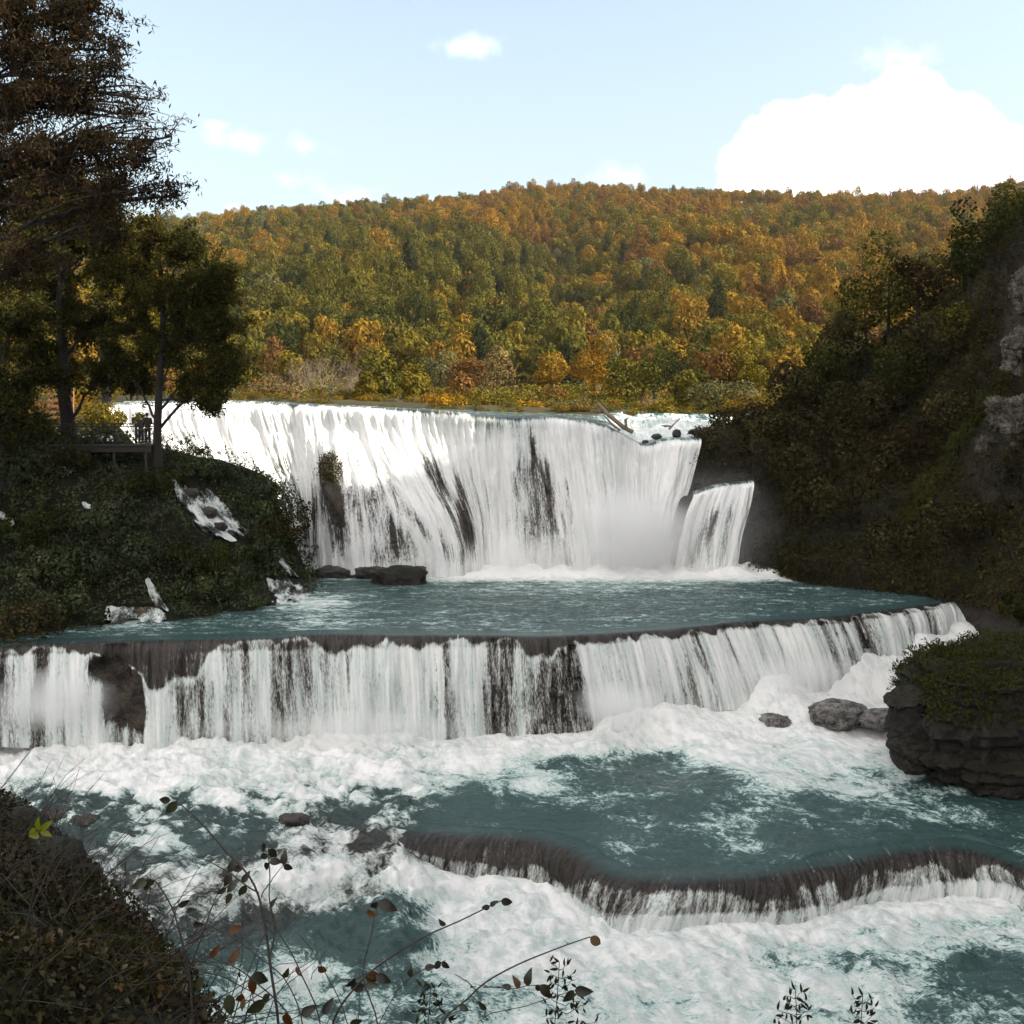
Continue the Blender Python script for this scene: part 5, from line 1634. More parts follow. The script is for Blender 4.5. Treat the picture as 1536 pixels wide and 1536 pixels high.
# ------------------------------------------------------------------ boardwalk, railing, fence and the couple
DY = 58.4
DZ = W(213, 667, DY)[2]
x0, x1 = W(30, 600, DY)[0], W(233, 600, DY)[0]
r = empty('boardwalk', (x0, DY, DZ))
tag(r, 'dark wooden boardwalk jutting from the left bank towards the fall', 'boardwalk')
V, F_ = box(0, .145, -.75, .75, -.045, 0)
pm = mesh_of('plank', V, F_, smooth=False, mats=[M_wood])
nplank = int((x1 - x0) / .16)
for i in range(nplank):
    p = link('plank', pm, r, (i * .16, rng.uniform(-.02, .02), rng.uniform(-.004, .004)))
for y in (-.6, .6):
    V, F_ = box(0, x1 - x0, y - .08, y + .08, -.38, -.05)
    link('beam', mesh_of('beam', V, F_, smooth=False, mats=[M_wood]), r)
for i in range(5):
    for y in (-.6, .6):
        V, F_ = box(-.07, .07, -.07, .07, -1.9, -.385)
        link('post', mesh_of('post', V, F_, smooth=False, mats=[M_wood]), r, (.2 + i * (x1 - x0 - .5) / 4, y, 0))
r = empty('railing', (x0, DY + .68, DZ))
tag(r, 'dark wooden railing with thin bars along the boardwalk', 'railing')
Lr = x1 - x0
for i in range(7):
    V, F_ = box(-.05, .05, -.05, .05, 0, 1.12)
    link('post', mesh_of('post', V, F_, smooth=False, mats=[M_wood]), r, (.1 + i * (Lr - .2) / 6, 0, .002))
for zz, hh in ((1.16, .07), (1.0, .06), (.74, .035), (.50, .035), (.26, .035)):
    V, F_ = box(0, Lr, -.035 if hh < .06 else -.06, .035 if hh < .06 else .06, zz - hh / 2, zz + hh / 2)
    if hh < .06:
        V[:, 1] -= .09
    link('rail', mesh_of('rail', V, F_, smooth=False, mats=[M_wood]), r)
fb = W(92, 632, 64)
r = empty('fence', fb)
tag(r, 'reddish wooden slat fence lit by the sun behind the stout trunk', 'fence')
for i in range(6):
    V, F_ = box(-.85, .75, -.02, .02, .15 + i * .36, .31 + i * .36)
    link('slat', mesh_of('slat', V, F_, smooth=False, mats=[M_orange_wood]), r)
for x in (-.8, 0.0, .7):
    V, F_ = box(x - .05, x + .05, .022, .12, -.5, 2.35)
    link('post', mesh_of('post', V, F_, smooth=False, mats=[M_orange_wood]), r)

M_skin = plain_mat('skin', (.30, .18, .13), (.38, .24, .18), 5, .6)
M_hair = plain_mat('hair', (.015, .010, .008), (.04, .026, .018), 20, .6)
M_jacket = plain_mat('dark_jacket', (.008, .008, .009), (.016, .015, .017), 20, .8)
M_coat = plain_mat('brown_coat', (.012, .008, .007), (.022, .015, .012), 20, .85)
M_trouser = plain_mat('dark_trousers', (.007, .007, .009), (.014, .014, .018), 20, .85)


def skin_body(name, nodes, edges, mat, parent, root=0, sub=2):
    me = bpy.data.meshes.new(name)
    me.from_pydata([n[0] for n in nodes], edges, [])
    o = link(name, me, parent)
    bm = bmesh.new()
    bm.from_mesh(me)
    ly = bm.verts.layers.skin.verify()
    bm.verts.ensure_lookup_table()
    for v, n in zip(bm.verts, nodes):
        r_ = n[1]
        v[ly].radius = r_ if isinstance(r_, tuple) else (r_, r_)
    bm.verts[root][ly].use_root = True
    bm.to_mesh(me)
    bm.free()
    o.modifiers.new('skin', 'SKIN').use_smooth_shade = True
    o.modifiers.new('smooth', 'SUBSURF').levels = sub
    o.modifiers['smooth'].render_levels = sub
    me.materials.append(mat)
    return o


def person(loc, rot, label, coat, lean=.0, h=1.75, head=(0, 0)):
    k = h / 1.75
    r = empty('person', loc)
    r.rotation_euler = (0, 0, rot)
    r.scale = (k, k, k)
    tag(r, label, 'person', 'couple on the boardwalk')
    f = lean
    B = {'pel': ((0, 0, .95), (.15, .11)), 'waist': ((0, .02 + f * .2, 1.12), (.135, .10)), 'chest': ((0, .04 + f * .6, 1.32), (.165, .115)), 'neckb': ((0, .04 + f, 1.47), (.075, .07)), 'neck': ((0, .06 + f, 1.53), .055), 'head': ((head[0] * .5, .085 + f + head[1] * .5, 1.62), (.078, .092)), 'crown': ((head[0], .085 + f + head[1], 1.715), (.06, .075))}
    order_ = list(B)
    nodes = [B[q] for q in order_]
    edges = [(i, i + 1) for i in range(len(nodes) - 1)]
    legs, arms = [], []
    for s in (-1, 1):
        i = len(nodes)
        nodes += [((.09 * s, 0, .88), .085), ((.10 * s, .02, .50), .058), ((.105 * s, -.01, .10), .040), ((.11 * s, .10, .045), (.04, .032)), ((.115 * s, .17, .035), (.03, .02))]
        edges += [(0, i), (i, i + 1), (i + 1, i + 2), (i + 2, i + 3), (i + 3, i + 4)]
        j = len(nodes)
        nodes += [((.19 * s, .05 + f * .8, 1.42), .058), ((.25 * s, .10 + f, 1.16), .044), ((.16 * s, .33 + f * .6, 1.13), .033), ((.14 * s, .40 + f * .6, 1.125), (.040, .018))]
        edges += [(2, j), (j, j + 1), (j + 1, j + 2), (j + 2, j + 3)]
        for q, (dx, ln) in enumerate(((-.032, .065), (-.011, .075), (.011, .072), (.032, .058))):
            m = len(nodes)
            nodes += [((.14 * s + dx, .43 + f * .6, 1.127), .0085), ((.14 * s + dx * 1.1, .43 + ln * .7 + f * .6, 1.118), .008), ((.14 * s + dx * 1.1, .43 + ln * .85 + f * .6, 1.09), .007)]
            edges += [(j + 3, m), (m, m + 1), (m + 1, m + 2)]
        m = len(nodes)
        nodes += [((.14 * s - .045 * s, .385 + f * .6, 1.115), .010), ((.14 * s - .065 * s, .42 + f * .6, 1.10), .008)]
        edges += [(j + 2, m), (m, m + 1)]
    skin_body('body', nodes, edges, M_skin, r)
    # clothes follow the body a little outside it
    jn = [((0, 0, .86), (.185, .145)), ((0, .01 + f * .15, 1.10), (.17, .13)), ((0, .04 + f * .6, 1.32), (.195, .145)), ((0, .045 + f * .9, 1.46), (.10, .09))]
    je = [(0, 1), (1, 2), (2, 3)]
    for s in (-1, 1):
        j = len(jn)
        jn += [((.19 * s, .05 + f * .8, 1.42), .080), ((.25 * s, .10 + f, 1.16), .062), ((.165 * s, .31 + f * .6, 1.133), .046)]
        je += [(2, j), (j, j + 1), (j + 1, j + 2)]
    skin_body('jacket', jn, je, coat, r)
    tn = [((0, 0, .92), (.165, .13))]
    te = []
    for s in (-1, 1):
        j = len(tn)
        tn += [((.09 * s, 0, .84), .10), ((.10 * s, .02, .50), .073), ((.105 * s, -.01, .09), .058)]
        te += [(0, j), (j, j + 1), (j + 1, j + 2)]
    skin_body('trousers', tn, te, M_trouser, r)
    hb = bmesh.new()
    bmesh.ops.create_icosphere(hb, subdivisions=3, radius=1)
    for v in hb.verts:
        v.co = Vector((v.co.x * .098, v.co.y * .112 - .018, v.co.z * .115))
        if v.co.y > .045 and v.co.z < .05:
            v.co.y = .045
    hm = bpy.data.meshes.new('hair')
    hb.to_mesh(hm)
    hb.free()
    hm.materials.append(M_hair)
    for p_ in hm.polygons:
        p_.use_smooth = True
    link('hair', hm, r, (head[0] * .8, .085 + f + head[1] * .8, 1.675))
    eb = []
    for s in (-1, 1):
        eb.append(tube([(.088 * s + head[0] * .6, .08 + f, 1.60), (.095 * s + head[0] * .6, .08 + f, 1.63), (.09 * s + head[0] * .6, .08 + f, 1.66)], (.010, .016, .010), 6))
    eb.append(tube([(head[0] * .6, .165 + f + head[1] * .6, 1.66), (head[0] * .6, .195 + f + head[1] * .6, 1.62), (head[0] * .6, .17 + f + head[1] * .6, 1.61)], (.010, .017, .012), 6))
    V, F_ = join(eb)
    link('face', mesh_of('face', V, F_, mats=[M_skin]), r)
    return r


pxm = W(211, 667, DY)
person((pxm[0] - .02, DY + .10, DZ + .002), R(-12), 'person in a dark jacket at the railing, left one of the embracing couple', M_jacket, .04, 1.68, (.03, 0))
pxm = W(219, 667, DY)
person((pxm[0] + .02, DY + .22, DZ + .002), R(38), 'slightly taller person in a brown coat at the railing, right one of the couple', M_coat, .02, 1.80, (-.03, 0))
#@@PART6@@

# ------------------------------------------------------------------ plants of the right canyon wall
du, dv = np.gradient(RCV, axis=1), np.gradient(RCV, axis=0)
RN = np.cross(du, dv)
RN /= np.linalg.norm(RN, axis=-1, keepdims=True) + 1e-9
RN *= np.sign(np.median((RN * (-RCV + np.array([0, 0, 25.]))).sum(-1)))
ROCKY = [(1530, 520, 26, 110), (1512, 640, 40, 40), (1470, 660, 20, 25), (1470, 440, 10, 20), (1455, 540, 10, 18), (1530, 470, 16, 50), (1480, 740, 30, 20), (1400, 760, 20, 14)]


def cliff_mask(a, x, y):
    m = 0.55 + ss(fbm(a[..., 0] * .45, a[..., 2] * .45, a[..., 1] * .45, oct=3, seed=151), -.2, .12)
    for q in ROCKY:
        m = m * (1 - .9 * np.exp(-((x - q[0]) / q[2]) ** 2 - ((y - q[1]) / q[3]) ** 2))
    m = m * (1 + 5 * (x < 1570) * (y > 150) + 1.5 * (x >= 1570) + 9 * (x < 1215))
    return m * (a[..., 2] > -12.1) * (x > 1050) * (x < 2300) * (a[..., 1] > 38) * (y > -400)


(V, F_, t), P = surface_leaves(RCV, RN, 300000, .22, cliff_mask, (0, .5), 152, heap=1.2, aspect=.4, axis=(-.1, -.1, -.7), axis_jit=.8)
tp_ = fbm(P[:, 0] * .35, P[:, 2] * .35, P[:, 1] * .35, oct=3, seed=153)
t = np.clip(t * .7 + .15 + np.repeat(tp_, 4) * .6, 0, 1)
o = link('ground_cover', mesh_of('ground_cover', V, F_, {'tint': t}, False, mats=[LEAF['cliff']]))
tag(o, 'brown green hanging plants covering the shaded right canyon wall', 'ground cover', None, 'stuff')
# grassy ledge slanting down the wall
gl = np.array([(1508, 570), (1470, 620), (1430, 680), (1385, 745), (1345, 800)], float)


def ledge_mask(a, x, y):
    yy = np.interp(-x, -gl[:, 0], gl[:, 1])
    return np.exp(-((y - yy) / 16) ** 2) * (x > 1335) * (x < 1520) * (a[..., 1] > 40)


(V, F_, t), P = surface_leaves(RCV, RN, 9000, .30, ledge_mask, (0.2, .55), 154, aspect=.18, axis=(-.3, -.2, -.9), axis_jit=.4)
o = link('grass', mesh_of('grass', V, F_, {'tint': np.clip(t * .6 + .4, 0, 1)}, False, mats=[LEAF['moss']]))
tag(o, 'olive grass on the slanting ledge of the right wall', 'grass', None, 'stuff')
CT = [  # foot column, foot row, height px, half width px, material, label
    (1165, 655, 34, 26, 'cliff', 'small dark shrub at the far end of the right wall above the outcrop'),
    (1195, 640, 74, 34, 'cliff', 'dark bush on the wall beside the pale willows'),
    (1228, 622, 100, 36, 'dark_green', 'dark tree leaning from the wall right of the pale willows'),
    (1262, 596, 112, 38, 'cliff', 'dark tree in the middle of the descending tree line'),
    (1298, 570, 130, 42, 'shade_tree', 'dark tree just left of the tallest group on the wall'),
    (1334, 540, 150, 46, 'shade_tree', 'tallest dark olive tree of the group on the wall'),
    (1376, 505, 116, 46, 'willow_brown', 'brown leaved tree right of the tallest olive tree'),
    (1418, 470, 100, 42, 'shade_tree', 'dark tree where the skyline of the wall dips'),
    (1456, 440, 90, 38, 'dark_green', 'dark green tree above the narrow rock tooth'),
    (1500, 400, 96, 40, 'shade_tree', 'dark tree beside the tall limestone slab'),
    (1548, 345, 62, 40, 'dark_green', 'highest dark tree on the wall at the frame edge'),
    (1300, 650, 80, 44, 'cliff', 'dark shrub low on the wall under the tree line'),
    (1250, 670, 56, 40, 'cliff', 'low dark shrub above the small fall side of the wall'),
    (1350, 618, 90, 44, 'shade_tree', 'bushy dark tree below the brown leaved tree'),
    (1398, 575, 84, 40, 'cliff', 'dark shrub left of the small grey rock'),
    (1208, 715, 44, 38, 'cliff', 'hanging dark shrub just right of the dark outcrop'),
    (1440, 520, 66, 34, 'shade_tree', 'shrub between the grey rock and the rock tooth'),
    (1322, 720, 60, 42, 'cliff', 'dark shrub in the middle of the wall'),
    (1372, 690, 62, 30, 'willow_brown', 'reddish brown shrub beside the grassy ledge'),
    (1425, 640, 56, 34, 'cliff', 'dark shrub just above the grassy ledge'),
    (1245, 770, 50, 38, 'cliff', 'drooping shrub above the pool on the wall, nearest the small fall'),
    (1340, 830, 44, 38, 'cliff', 'drooping shrub low above the pool under the ledge end'),
    (1450, 800, 48, 36, 'cliff', 'dark shrub on the wall above the end of the cascade'),
]
for i, (a, b, hp, rp, kk, lb) in enumerate(CT):
    d = (gpx - a) ** 2 + (gpy - b) ** 2 + (RCV[..., 1] < 40) * 1e9
    p = RCV[np.unravel_index(np.argmin(d), d.shape)]
    s_ = p[1] / F
    tall = hp > 70
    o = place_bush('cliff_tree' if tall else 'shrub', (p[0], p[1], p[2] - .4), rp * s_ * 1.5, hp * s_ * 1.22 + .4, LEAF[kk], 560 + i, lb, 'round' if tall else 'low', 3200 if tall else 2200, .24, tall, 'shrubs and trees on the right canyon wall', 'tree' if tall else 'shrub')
    o.rotation_euler = (0, 0, rng.uniform(0, 6))
# bush at the frame edge by the mossy boulder, and little plants on the boulder
place_bush('shrub', np.array(W(1528, 950, 46.8)) - np.array([0, 0, .3]), 1.3, 2.3, LEAF['shade_tree'], 590, 'yellow green bush behind the mossy boulder at the right frame edge', 'round', 2600, .15, True)
place_bush('shrub', np.array(W(1418, 1000, 43.2)), .55, .8, LEAF['dark_green'], 591, 'small leafy plant on the left shoulder of the mossy boulder', 'round', 260, .13, True)
(V, F_), ends = bare_tree('bare_shrub', 592, .95, .5, M_twig, 2)
o = link('bare_shrub', mesh_of('bare_shrub', V, F_, mats=[M_twig]), loc=W(1455, 972, 43.8))
tag(o, 'bare little twigs standing on top of the mossy boulder', 'shrub')

# ------------------------------------------------------------------ near bank: litter, grass, twigs
NB = np.stack([nx, ny, nz], -1)
du, dv = np.gradient(NB, axis=1), np.gradient(NB, axis=0)
NN = np.cross(du, dv)
NN /= np.linalg.norm(NN, axis=-1, keepdims=True) + 1e-9
NN *= np.sign(NN[..., 2:3])


def nb_mask(a, x, y):
    m = 0.2 + ss(fbm(a[..., 0] * 1.2, a[..., 1] * 1.2, a[..., 2] * 1.2, oct=3, seed=161), -.2, .1)
    return m * (x > -150) * (x < 700) * (y > 1100) * (y < 1750) / (a[..., 1] ** 1.2)


(V, F_, t), P = surface_leaves(NB, NN, 60000, .062, nb_mask, (0, .22), 162, aspect=.6, jit=1.1)
tp_ = fbm(P[:, 0] * 1.1, P[:, 1] * 1.1, oct=3, seed=163)
t = np.clip(t * .9 + np.repeat(tp_, 4) * .4, 0, 1)
o = link('brush', mesh_of('brush', V, F_, {'tint': t}, False, mats=[LEAF['litter']]))
tag(o, 'dark tangle of dead and green leaves on the near bank', 'brush', None, 'stuff')
(V, F_, t), P = surface_leaves(NB, NN, 9000, .20, lambda a, x, y: ss(fbm(a[..., 0] * .9 + 4, a[..., 1] * .9, oct=2, seed=165), -.05, .2) * (x > -100) * (x < 420) * (y > 1150) * (y < 1560) / a[..., 1] ** 1.2, (0.02, .14), 166, aspect=.05, axis=(.1, 0, 1.2), axis_jit=.45)
o = link('grass', mesh_of('grass', V, F_, {'tint': t}, False, mats=[LEAF['moss']]))
tag(o, 'thin olive grass blades along the crest of the near bank', 'grass', None, 'stuff')
parts = []
g = np.random.default_rng(167)
for _ in range(420):
    y = g.uniform(5.2, 13.5)
    ed_ = np.interp(y, [5.4, 5.7, 6.9, 8.4, 10.3, 12.4], [0.2, -1.2, -2.0, -2.6, -3.7, -5.2])
    x = ed_ - abs(g.normal(0, 1.3)) + .15
    z0 = near_z(x, y)
    d = np.array([g.normal(.25, .6), g.normal(0, .3), g.uniform(.15, 1.0)])
    d /= np.linalg.norm(d)
    ln = g.uniform(.3, 1.2)
    q = np.array([x, y, z0 - .02])
    pts = [q]
    for _ in range(4):
        d = d + g.normal(0, .16, 3) + np.array([0, 0, -.10])
        d /= np.linalg.norm(d)
        q = q + d * ln / 4
        pts.append(q)
    parts.append(tube(pts, np.linspace(.006, .002, 5), 4))
V, F_ = join(parts)
o = link('brush', mesh_of('brush', V, F_, mats=[M_twig]))
tag(o, 'thin bare dead stems tangled on the near bank', 'brush', None, 'stuff')

# ------------------------------------------------------------------ saplings in front of the rapids: every leaf a piece of its own
def leaf_mesh(name, mat, L=1.0, w=.62, curl=.25):
    n = 7
    tq = np.linspace(0, 1, n)
    wd = w / 2 * np.sin(np.pi * tq**.8) ** .8 * (1 - .25 * tq)
    V, F_ = [], []
    for i, tt2 in enumerate(tq):
        zc = -curl * tt2**2
        for s in (-1, 0, 1):
            V.append((tt2 * L, s * wd[i], zc + abs(s) * .10 * np.sin(np.pi * tt2) + .02 * math.sin(i * 2.1 + s)))
    for i in range(n - 1):
        for j in range(2):
            a = i * 3 + j
            F_.append((a, a + 1, a + 4, a + 3))
    return mesh_of(name, V, F_, {'tint': np.full(len(V), .5)}, True, mats=[mat])


LM = {
    'g': leaf_mesh('leaf', leaf_mat('near_leaf_green', [(0, (.020, .022, .010)), (1, (.050, .052, .022))], .3, .04)),
    'd': leaf_mesh('leaf', leaf_mat('near_leaf_dark', [(0, (.014, .012, .008)), (1, (.032, .028, .016))], .25, .03), curl=.45),
    'o': leaf_mesh('leaf', leaf_mat('near_leaf_orange', [(0, (.05, .020, .008)), (1, (.12, .048, .014))], .35, .02), curl=.5),
    'y': leaf_mesh('leaf', leaf_mat('near_leaf_yellow', [(0, (.12, .13, .012)), (1, (.24, .26, .020))], .45, .02), w=.5),
    't': leaf_mesh('leaf', leaf_mat('near_leaf_tan', [(0, (.10, .065, .03)), (1, (.20, .14, .07))], .35, .02), curl=.4),
}
small_leaf = leaf_mesh('leaf', leaf_mat('near_leaf_small', [(0, (.014, .016, .008)), (1, (.036, .040, .018))], .3), w=.34)


def sapling(name, label, stems, leaves, Y0=5.0, group=None, leaf_px=21, base=None):
    """stems: list of (points in photo px, start px width, end px width); leaves: (col, row, kind[, size])"""
    g = np.random.default_rng(len(label) * 7 + len(leaves))
    sx, sy = stems[0][0][0]
    b = np.array(W(sx, sy, Y0))
    gz_ = near_z(b[0], b[1])
    b[2] = gz_ - .03
    r = empty(name, b)
    tag(r, label, 'sapling', group)
    depth = lambda py: Y0 + .0009 * (1536 - py)
    all_pts = []
    for i, (pts, w0, w1) in enumerate(stems):
        P = [np.array(W(p[0], p[1], depth(p[1]))) for p in pts]
        if i == 0 or pts[0][1] >= 1530:
            q = P[0].copy()
            P = [np.array([q[0] + (q[0] - P[1][0]) * .3, q[1], near_z(q[0], q[1]) - .05])] + P
        P = np.array(P)
        tq = np.linspace(0, 1, 5 * len(P))
        PP = hermite(tq, np.concatenate([[0], np.cumsum(np.linalg.norm(np.diff(P, axis=0), axis=1))]) / np.linalg.norm(np.diff(P, axis=0), axis=1).sum(), P)
        PP += np.stack([fbm(tq * 5, tq * 0 + i, oct=2, seed=i + 3), 0 * tq, fbm(tq * 5, tq * 0 + i, oct=2, seed=i + 9)], 1) * .012
        V, F_ = tube(PP - b, np.linspace(w0, w1, len(PP)) / F * Y0 / 2, 6)
        link('stem', mesh_of('stem', V, F_, mats=[M_twig]), r)
        all_pts.append(PP)
    AP = np.concatenate(all_pts)
    for lf in leaves:
        P = np.array(W(lf[0], lf[1], depth(lf[1])))
        k = np.argmin(np.linalg.norm(AP - P, axis=1))
        d = P - AP[k]
        dist = np.linalg.norm(d)
        sz = (lf[3] if len(lf) > 3 else leaf_px) / F * Y0
        lm = small_leaf if lf[2] == 's' else LM[lf[2]]
        o = link('leaf', lm, r)
        ang = math.atan2(d[2], d[0]) if dist > 1e-4 else g.uniform(-3, 3)
        # the blade starts on its stem and hangs outwards
        ang += g.normal(0, .35)
        ang = ang - .35 * math.cos(ang) * (1 if math.sin(ang) > -.5 else 0)
        dirv = Vector((math.cos(ang), g.normal(0, .25), math.sin(ang))).normalized()
        up_ = Vector((g.normal(0, .45), -1.0, g.uniform(-.1, 1.0)))
        up_ = (up_ - dirv * up_.dot(dirv)).normalized()
        side = up_.cross(dirv)
        M = Matrix((dirv, side, up_)).transposed().to_4x4()
        st = Vector(AP[k] - b)
        gap = max(0, dist - sz * .5)
        o.matrix_local = Matrix.Translation(st + Vector(d / (dist + 1e-9)) * min(gap, sz * 1.2)) @ M @ Matrix.Scale(sz * g.uniform(.85, 1.15), 4)
        if gap > .01:
            V, F_ = tube([st, st + Vector(d / dist) * min(gap, sz * 1.2)], .0011, 3)
            link('stalk', mesh_of('stalk', V, F_, mats=[M_twig]), r)
    return r


GS = 'saplings in front of the rapids'
sapling('sapling', 'tallest sapling, arching up to two leaves before the dark chute', [
    ([(418, 1536), (404, 1440), (399, 1400), (388, 1345), (372, 1310), (335, 1272), (298, 1232), (264, 1202)], 6.5, 2),
    ([(386, 1340), (358, 1320), (330, 1300), (290, 1282)], 2.5, 1.2),
    ([(404, 1440), (412, 1400), (405, 1350), (406, 1305), (402, 1268)], 3, 1.5),
    ([(391, 1348), (405, 1322), (424, 1298)], 2, 1)],
    [(246, 1199, 'd', 22), (257, 1212, 'g', 26), (343, 1303, 'd'), (344, 1320, 'd'), (346, 1331, 'g'), (364, 1303, 'd', 24), (366, 1318, 'd'), (365, 1332, 'g', 26), (331, 1342, 'd', 17), (342, 1352, 'g', 24), (390, 1271, 'd', 22), (413, 1274, 'd', 24), (392, 1284, 'g'), (394, 1297, 'd'), (413, 1292, 'd'), (427, 1291, 'd'), (429, 1304, 'd', 16), (406, 1360, 'd', 18)], 5.0, GS)
sapling('sapling', 'bowed sapling at the left with a drooping top over the bank crest', [
    ([(290, 1536), (283, 1460), (276, 1420), (262, 1372), (245, 1340), (232, 1322)], 5, 2), ([(283, 1450), (340, 1468), (400, 1500)], 2.5, 1.2)],
    [(210, 1317, 'g', 25), (216, 1332, 'd', 22), (230, 1320, 'g', 22), (275, 1356, 'd', 17), (289, 1364, 'd', 18), (302, 1381, 'd', 19)], 5.4, GS)
sapling('sapling', 'leaning stem with dull leaves before the smooth brown chute', [
    ([(566, 1536), (545, 1462), (556, 1400), (566, 1354)], 4, 1.5), ([(545, 1462), (520, 1470), (500, 1462)], 2, 1)],
    [(558, 1351, 'd', 22), (580, 1357, 'd', 28), (561, 1372, 'o', 18), (533, 1468, 'd', 24), (548, 1466, 'g', 24), (560, 1460, 'o', 20), (575, 1465, 'd', 24), (540, 1478, 'd', 24), (555, 1474, 'g', 22)], 5.1, GS)
sapling('sapling', 'long branch slanting right to a pointed bud cluster above white foam', [
    ([(500, 1536), (540, 1474), (590, 1432), (640, 1402), (690, 1380), (750, 1352)], 5.5, 1.8), ([(590, 1490), (615, 1466), (668, 1440)], 2.2, 1)],
    [(729, 1358, 'g', 16), (739, 1354, 'd', 16), (753, 1351, 'd', 22), (661, 1384, 'g', 17), (615, 1461, 'd', 16), (638, 1452, 'd', 20), (658, 1441, 'd', 22), (664, 1446, 'd', 16)], 5.0, GS)
sapling('sapling', 'long thin branch reaching right to one single orange brown leaf', [
    ([(664, 1536), (700, 1500), (726, 1474), (780, 1444), (830, 1424), (884, 1406)], 5, 1.6), ([(714, 1486), (695, 1468), (682, 1461)], 2, 1), ([(726, 1480), (770, 1482), (810, 1478)], 1.8, 1), ([(715, 1536), (790, 1508), (860, 1486)], 2, 1)],
    [(893, 1411, 't', 24), (707, 1479, 'd', 15), (695, 1504, 'g', 16), (724, 1508, 'd', 16), (766, 1483, 'd', 16), (780, 1474, 'o', 20), (790, 1472, 'd', 24), (806, 1480, 'd', 16), (818, 1484, 'd', 26), (856, 1494, 'd', 24), (873, 1490, 'd', 24)], 4.8, GS)
sapling('sapling', 'crossing stems with orange and green leaves at the foot of the frame', [
    ([(480, 1536), (448, 1450), (415, 1396), (405, 1375)], 4, 1.4), ([(455, 1536), (430, 1470), (395, 1440), (340, 1400), (290, 1380)], 3, 1.2), ([(440, 1536), (380, 1470), (350, 1450), (300, 1430), (270, 1415)], 3.5, 1.4), ([(520, 1536), (478, 1440), (446, 1400)], 3, 1.2), ([(465, 1470), (490, 1425)], 1.5, 1)],
    [(345, 1433, 'o', 22), (318, 1430, 'o', 18), (359, 1502, 'o', 22), (350, 1389, 'o', 22), (378, 1466, 'd', 28), (376, 1480, 'o', 22), (404, 1490, 'g', 22), (384, 1512, 'g', 34), (335, 1508, 'g', 34), (360, 1470, 'd', 20), (428, 1465, 'g', 18), (440, 1458, 't', 18), (482, 1458, 'o', 20), (455, 1520, 'd', 24), (492, 1512, 'd', 22), (425, 1530, 'o', 26), (535, 1530, 'd', 22), (345, 1525, 't', 22), (300, 1490, 'g', 24)], 4.9, GS)
sapling('sapling', 'little sprig with a bright yellow green tuft at the left edge', [
    ([(34, 1420), (50, 1340), (62, 1290), (58, 1248)], 3.5, 1.6), ([(48, 1330), (90, 1280), (150, 1240)], 2.5, 1.2)],
    [(48, 1238, 'y', 18), (58, 1236, 'y', 20), (68, 1238, 'y', 20), (70, 1246, 'y', 20), (50, 1247, 'y', 18), (58, 1254, 'y', 16)], 7.0, GS)
for a, b, tilt, lb in ((645, 1480, 10, 'feathery seedling with small leaves in front of the foaming chute'), (838, 1444, 14, 'taller feathery seedling beside the stem with the single orange leaf'), (1192, 1486, -6, 'small feathery seedling alone before the foam, left one of the pair'), (1293, 1494, 8, 'small feathery seedling alone before the foam, right one of the pair')):
    lv = []
    g = np.random.default_rng(a)
    sub_ = []
    for j in range(int((1536 - b) / 13) + 1):
        yy = b + 6 + j * 13
        for s in (-1, 1):
            ex = (14 + 3.2 * j) * g.uniform(.7, 1.1)
            xx = a + tilt * (b - yy) / 90 * -1
            sub_.append(([(xx, yy + 6), (xx + s * ex, yy - 4 + g.uniform(-6, 6))], 1.2, .8))
            for f in (.35, .6, .85, 1.05):
                lv.append((xx + s * ex * f + g.normal(0, 2), yy + 2 - 5 * f + g.choice([-6, 6]), 's', 12))
    lv.append((a, b - 5, 's', 13))
    sapling('seedling', lb, [([(a - tilt * .4, 1545), (a, b)], 2.6, 1.2)] + sub_, lv, 4.9, 'feathery seedlings at the bottom edge')
#@@PART7@@

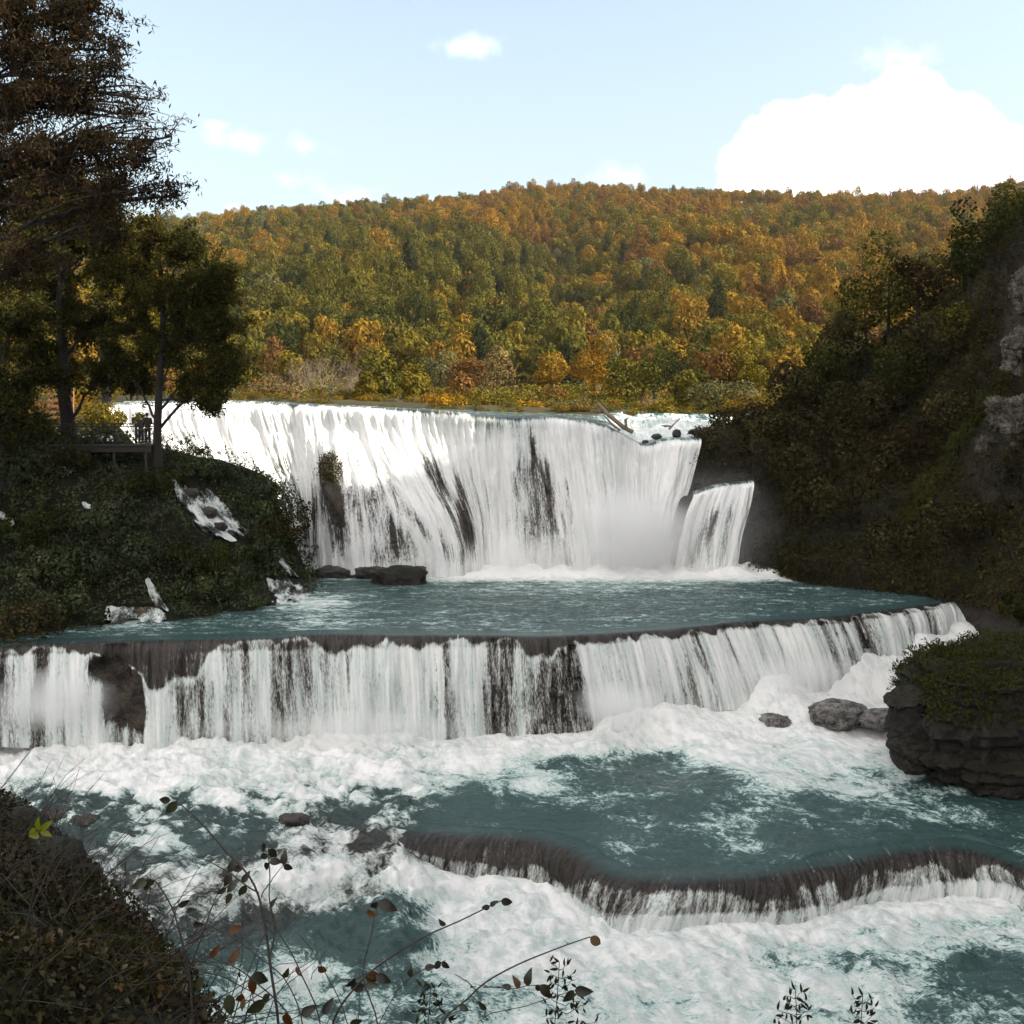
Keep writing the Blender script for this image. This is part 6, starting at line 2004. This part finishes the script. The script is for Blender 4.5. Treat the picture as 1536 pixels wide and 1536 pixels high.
# ------------------------------------------------------------------ spray hanging at the foot of the falls
def spray(name, loc, dims, dens, label, seed=0):
    bm = bmesh.new()
    bmesh.ops.create_icosphere(bm, subdivisions=3, radius=1)
    me = bpy.data.meshes.new(name)
    bm.to_mesh(me)
    bm.free()
    m, w, out = new_mat('spray')
    tc = w.n('ShaderNodeTexCoord').outputs['Object']
    ln = w.vmath('LENGTH', tc)
    n = w.noise(w.vmath('ADD', tc, (seed * 3.1, 0, seed)), 1.8, 3, .6)
    f = w.sstep(w.math('ADD', ln, w.math('MULTIPLY', w.math('SUBTRACT', n, .5), .7)), 0.95, 0.15)
    v = w.n('ShaderNodeVolumePrincipled')
    v.inputs['Color'].default_value = (.97, .97, .97, 1)
    v.inputs['Anisotropy'].default_value = 0.2
    w.put(v.inputs['Density'], w.math('MULTIPLY', f, dens))
    w.put(out.inputs['Volume'], v.outputs[0])
    me.materials.append(m)
    o = link(name, me, loc=loc)
    o.scale = dims
    tag(o, label, 'mist', None, 'stuff')
    return o


spray('mist', W(950, 815, 66.2), (5.8, 3.4, 4.6), 1.0, 'dense white spray boiling up in the notch of the main fall', 1)
spray('mist', W(800, 840, 65.5), (5.5, 2.2, 2.2), .45, 'thin spray along the foot of the main fall', 2)
spray('mist', W(1090, 800, 66.0), (5.5, 3, 5.5), .09, 'faint mist drifting past the low right fall', 3)
spray('mist', W(70, 1050, 46.6), (3.8, 1.8, 1.7), .8, 'white spray at the foot of the left end of the cascade', 4)
spray('mist', W(930, 1055, 47.2), (2.6, 1.6, 1.2), .9, 'white spray where the cascade foot turns', 5)
spray('mist', W(1200, 1010, 50.0), (4.6, 2.0, 1.2), .4, 'spray along the right half of the cascade foot', 6)
spray('mist', W(500, 1092, 47.2), (9.0, 1.5, 1.0), .5, 'low spray along the middle of the cascade foot', 7)

# thin even haze over the whole valley, added to lift the dark tones
V, F_ = box(-900, 900, -120, 1000, -22, 170)
m, w, out = new_mat('haze')
v = w.n('ShaderNodeVolumePrincipled')
v.inputs['Color'].default_value = (.93, .93, .95, 1)
v.inputs['Density'].default_value = 0.00005
v.inputs['Anisotropy'].default_value = 0.1
w.t.links.new(v.outputs[0], out.inputs['Volume'])
o = link('haze', mesh_of('haze', V, F_, smooth=False, mats=[m]))
tag(o, None, None, None, 'stuff')
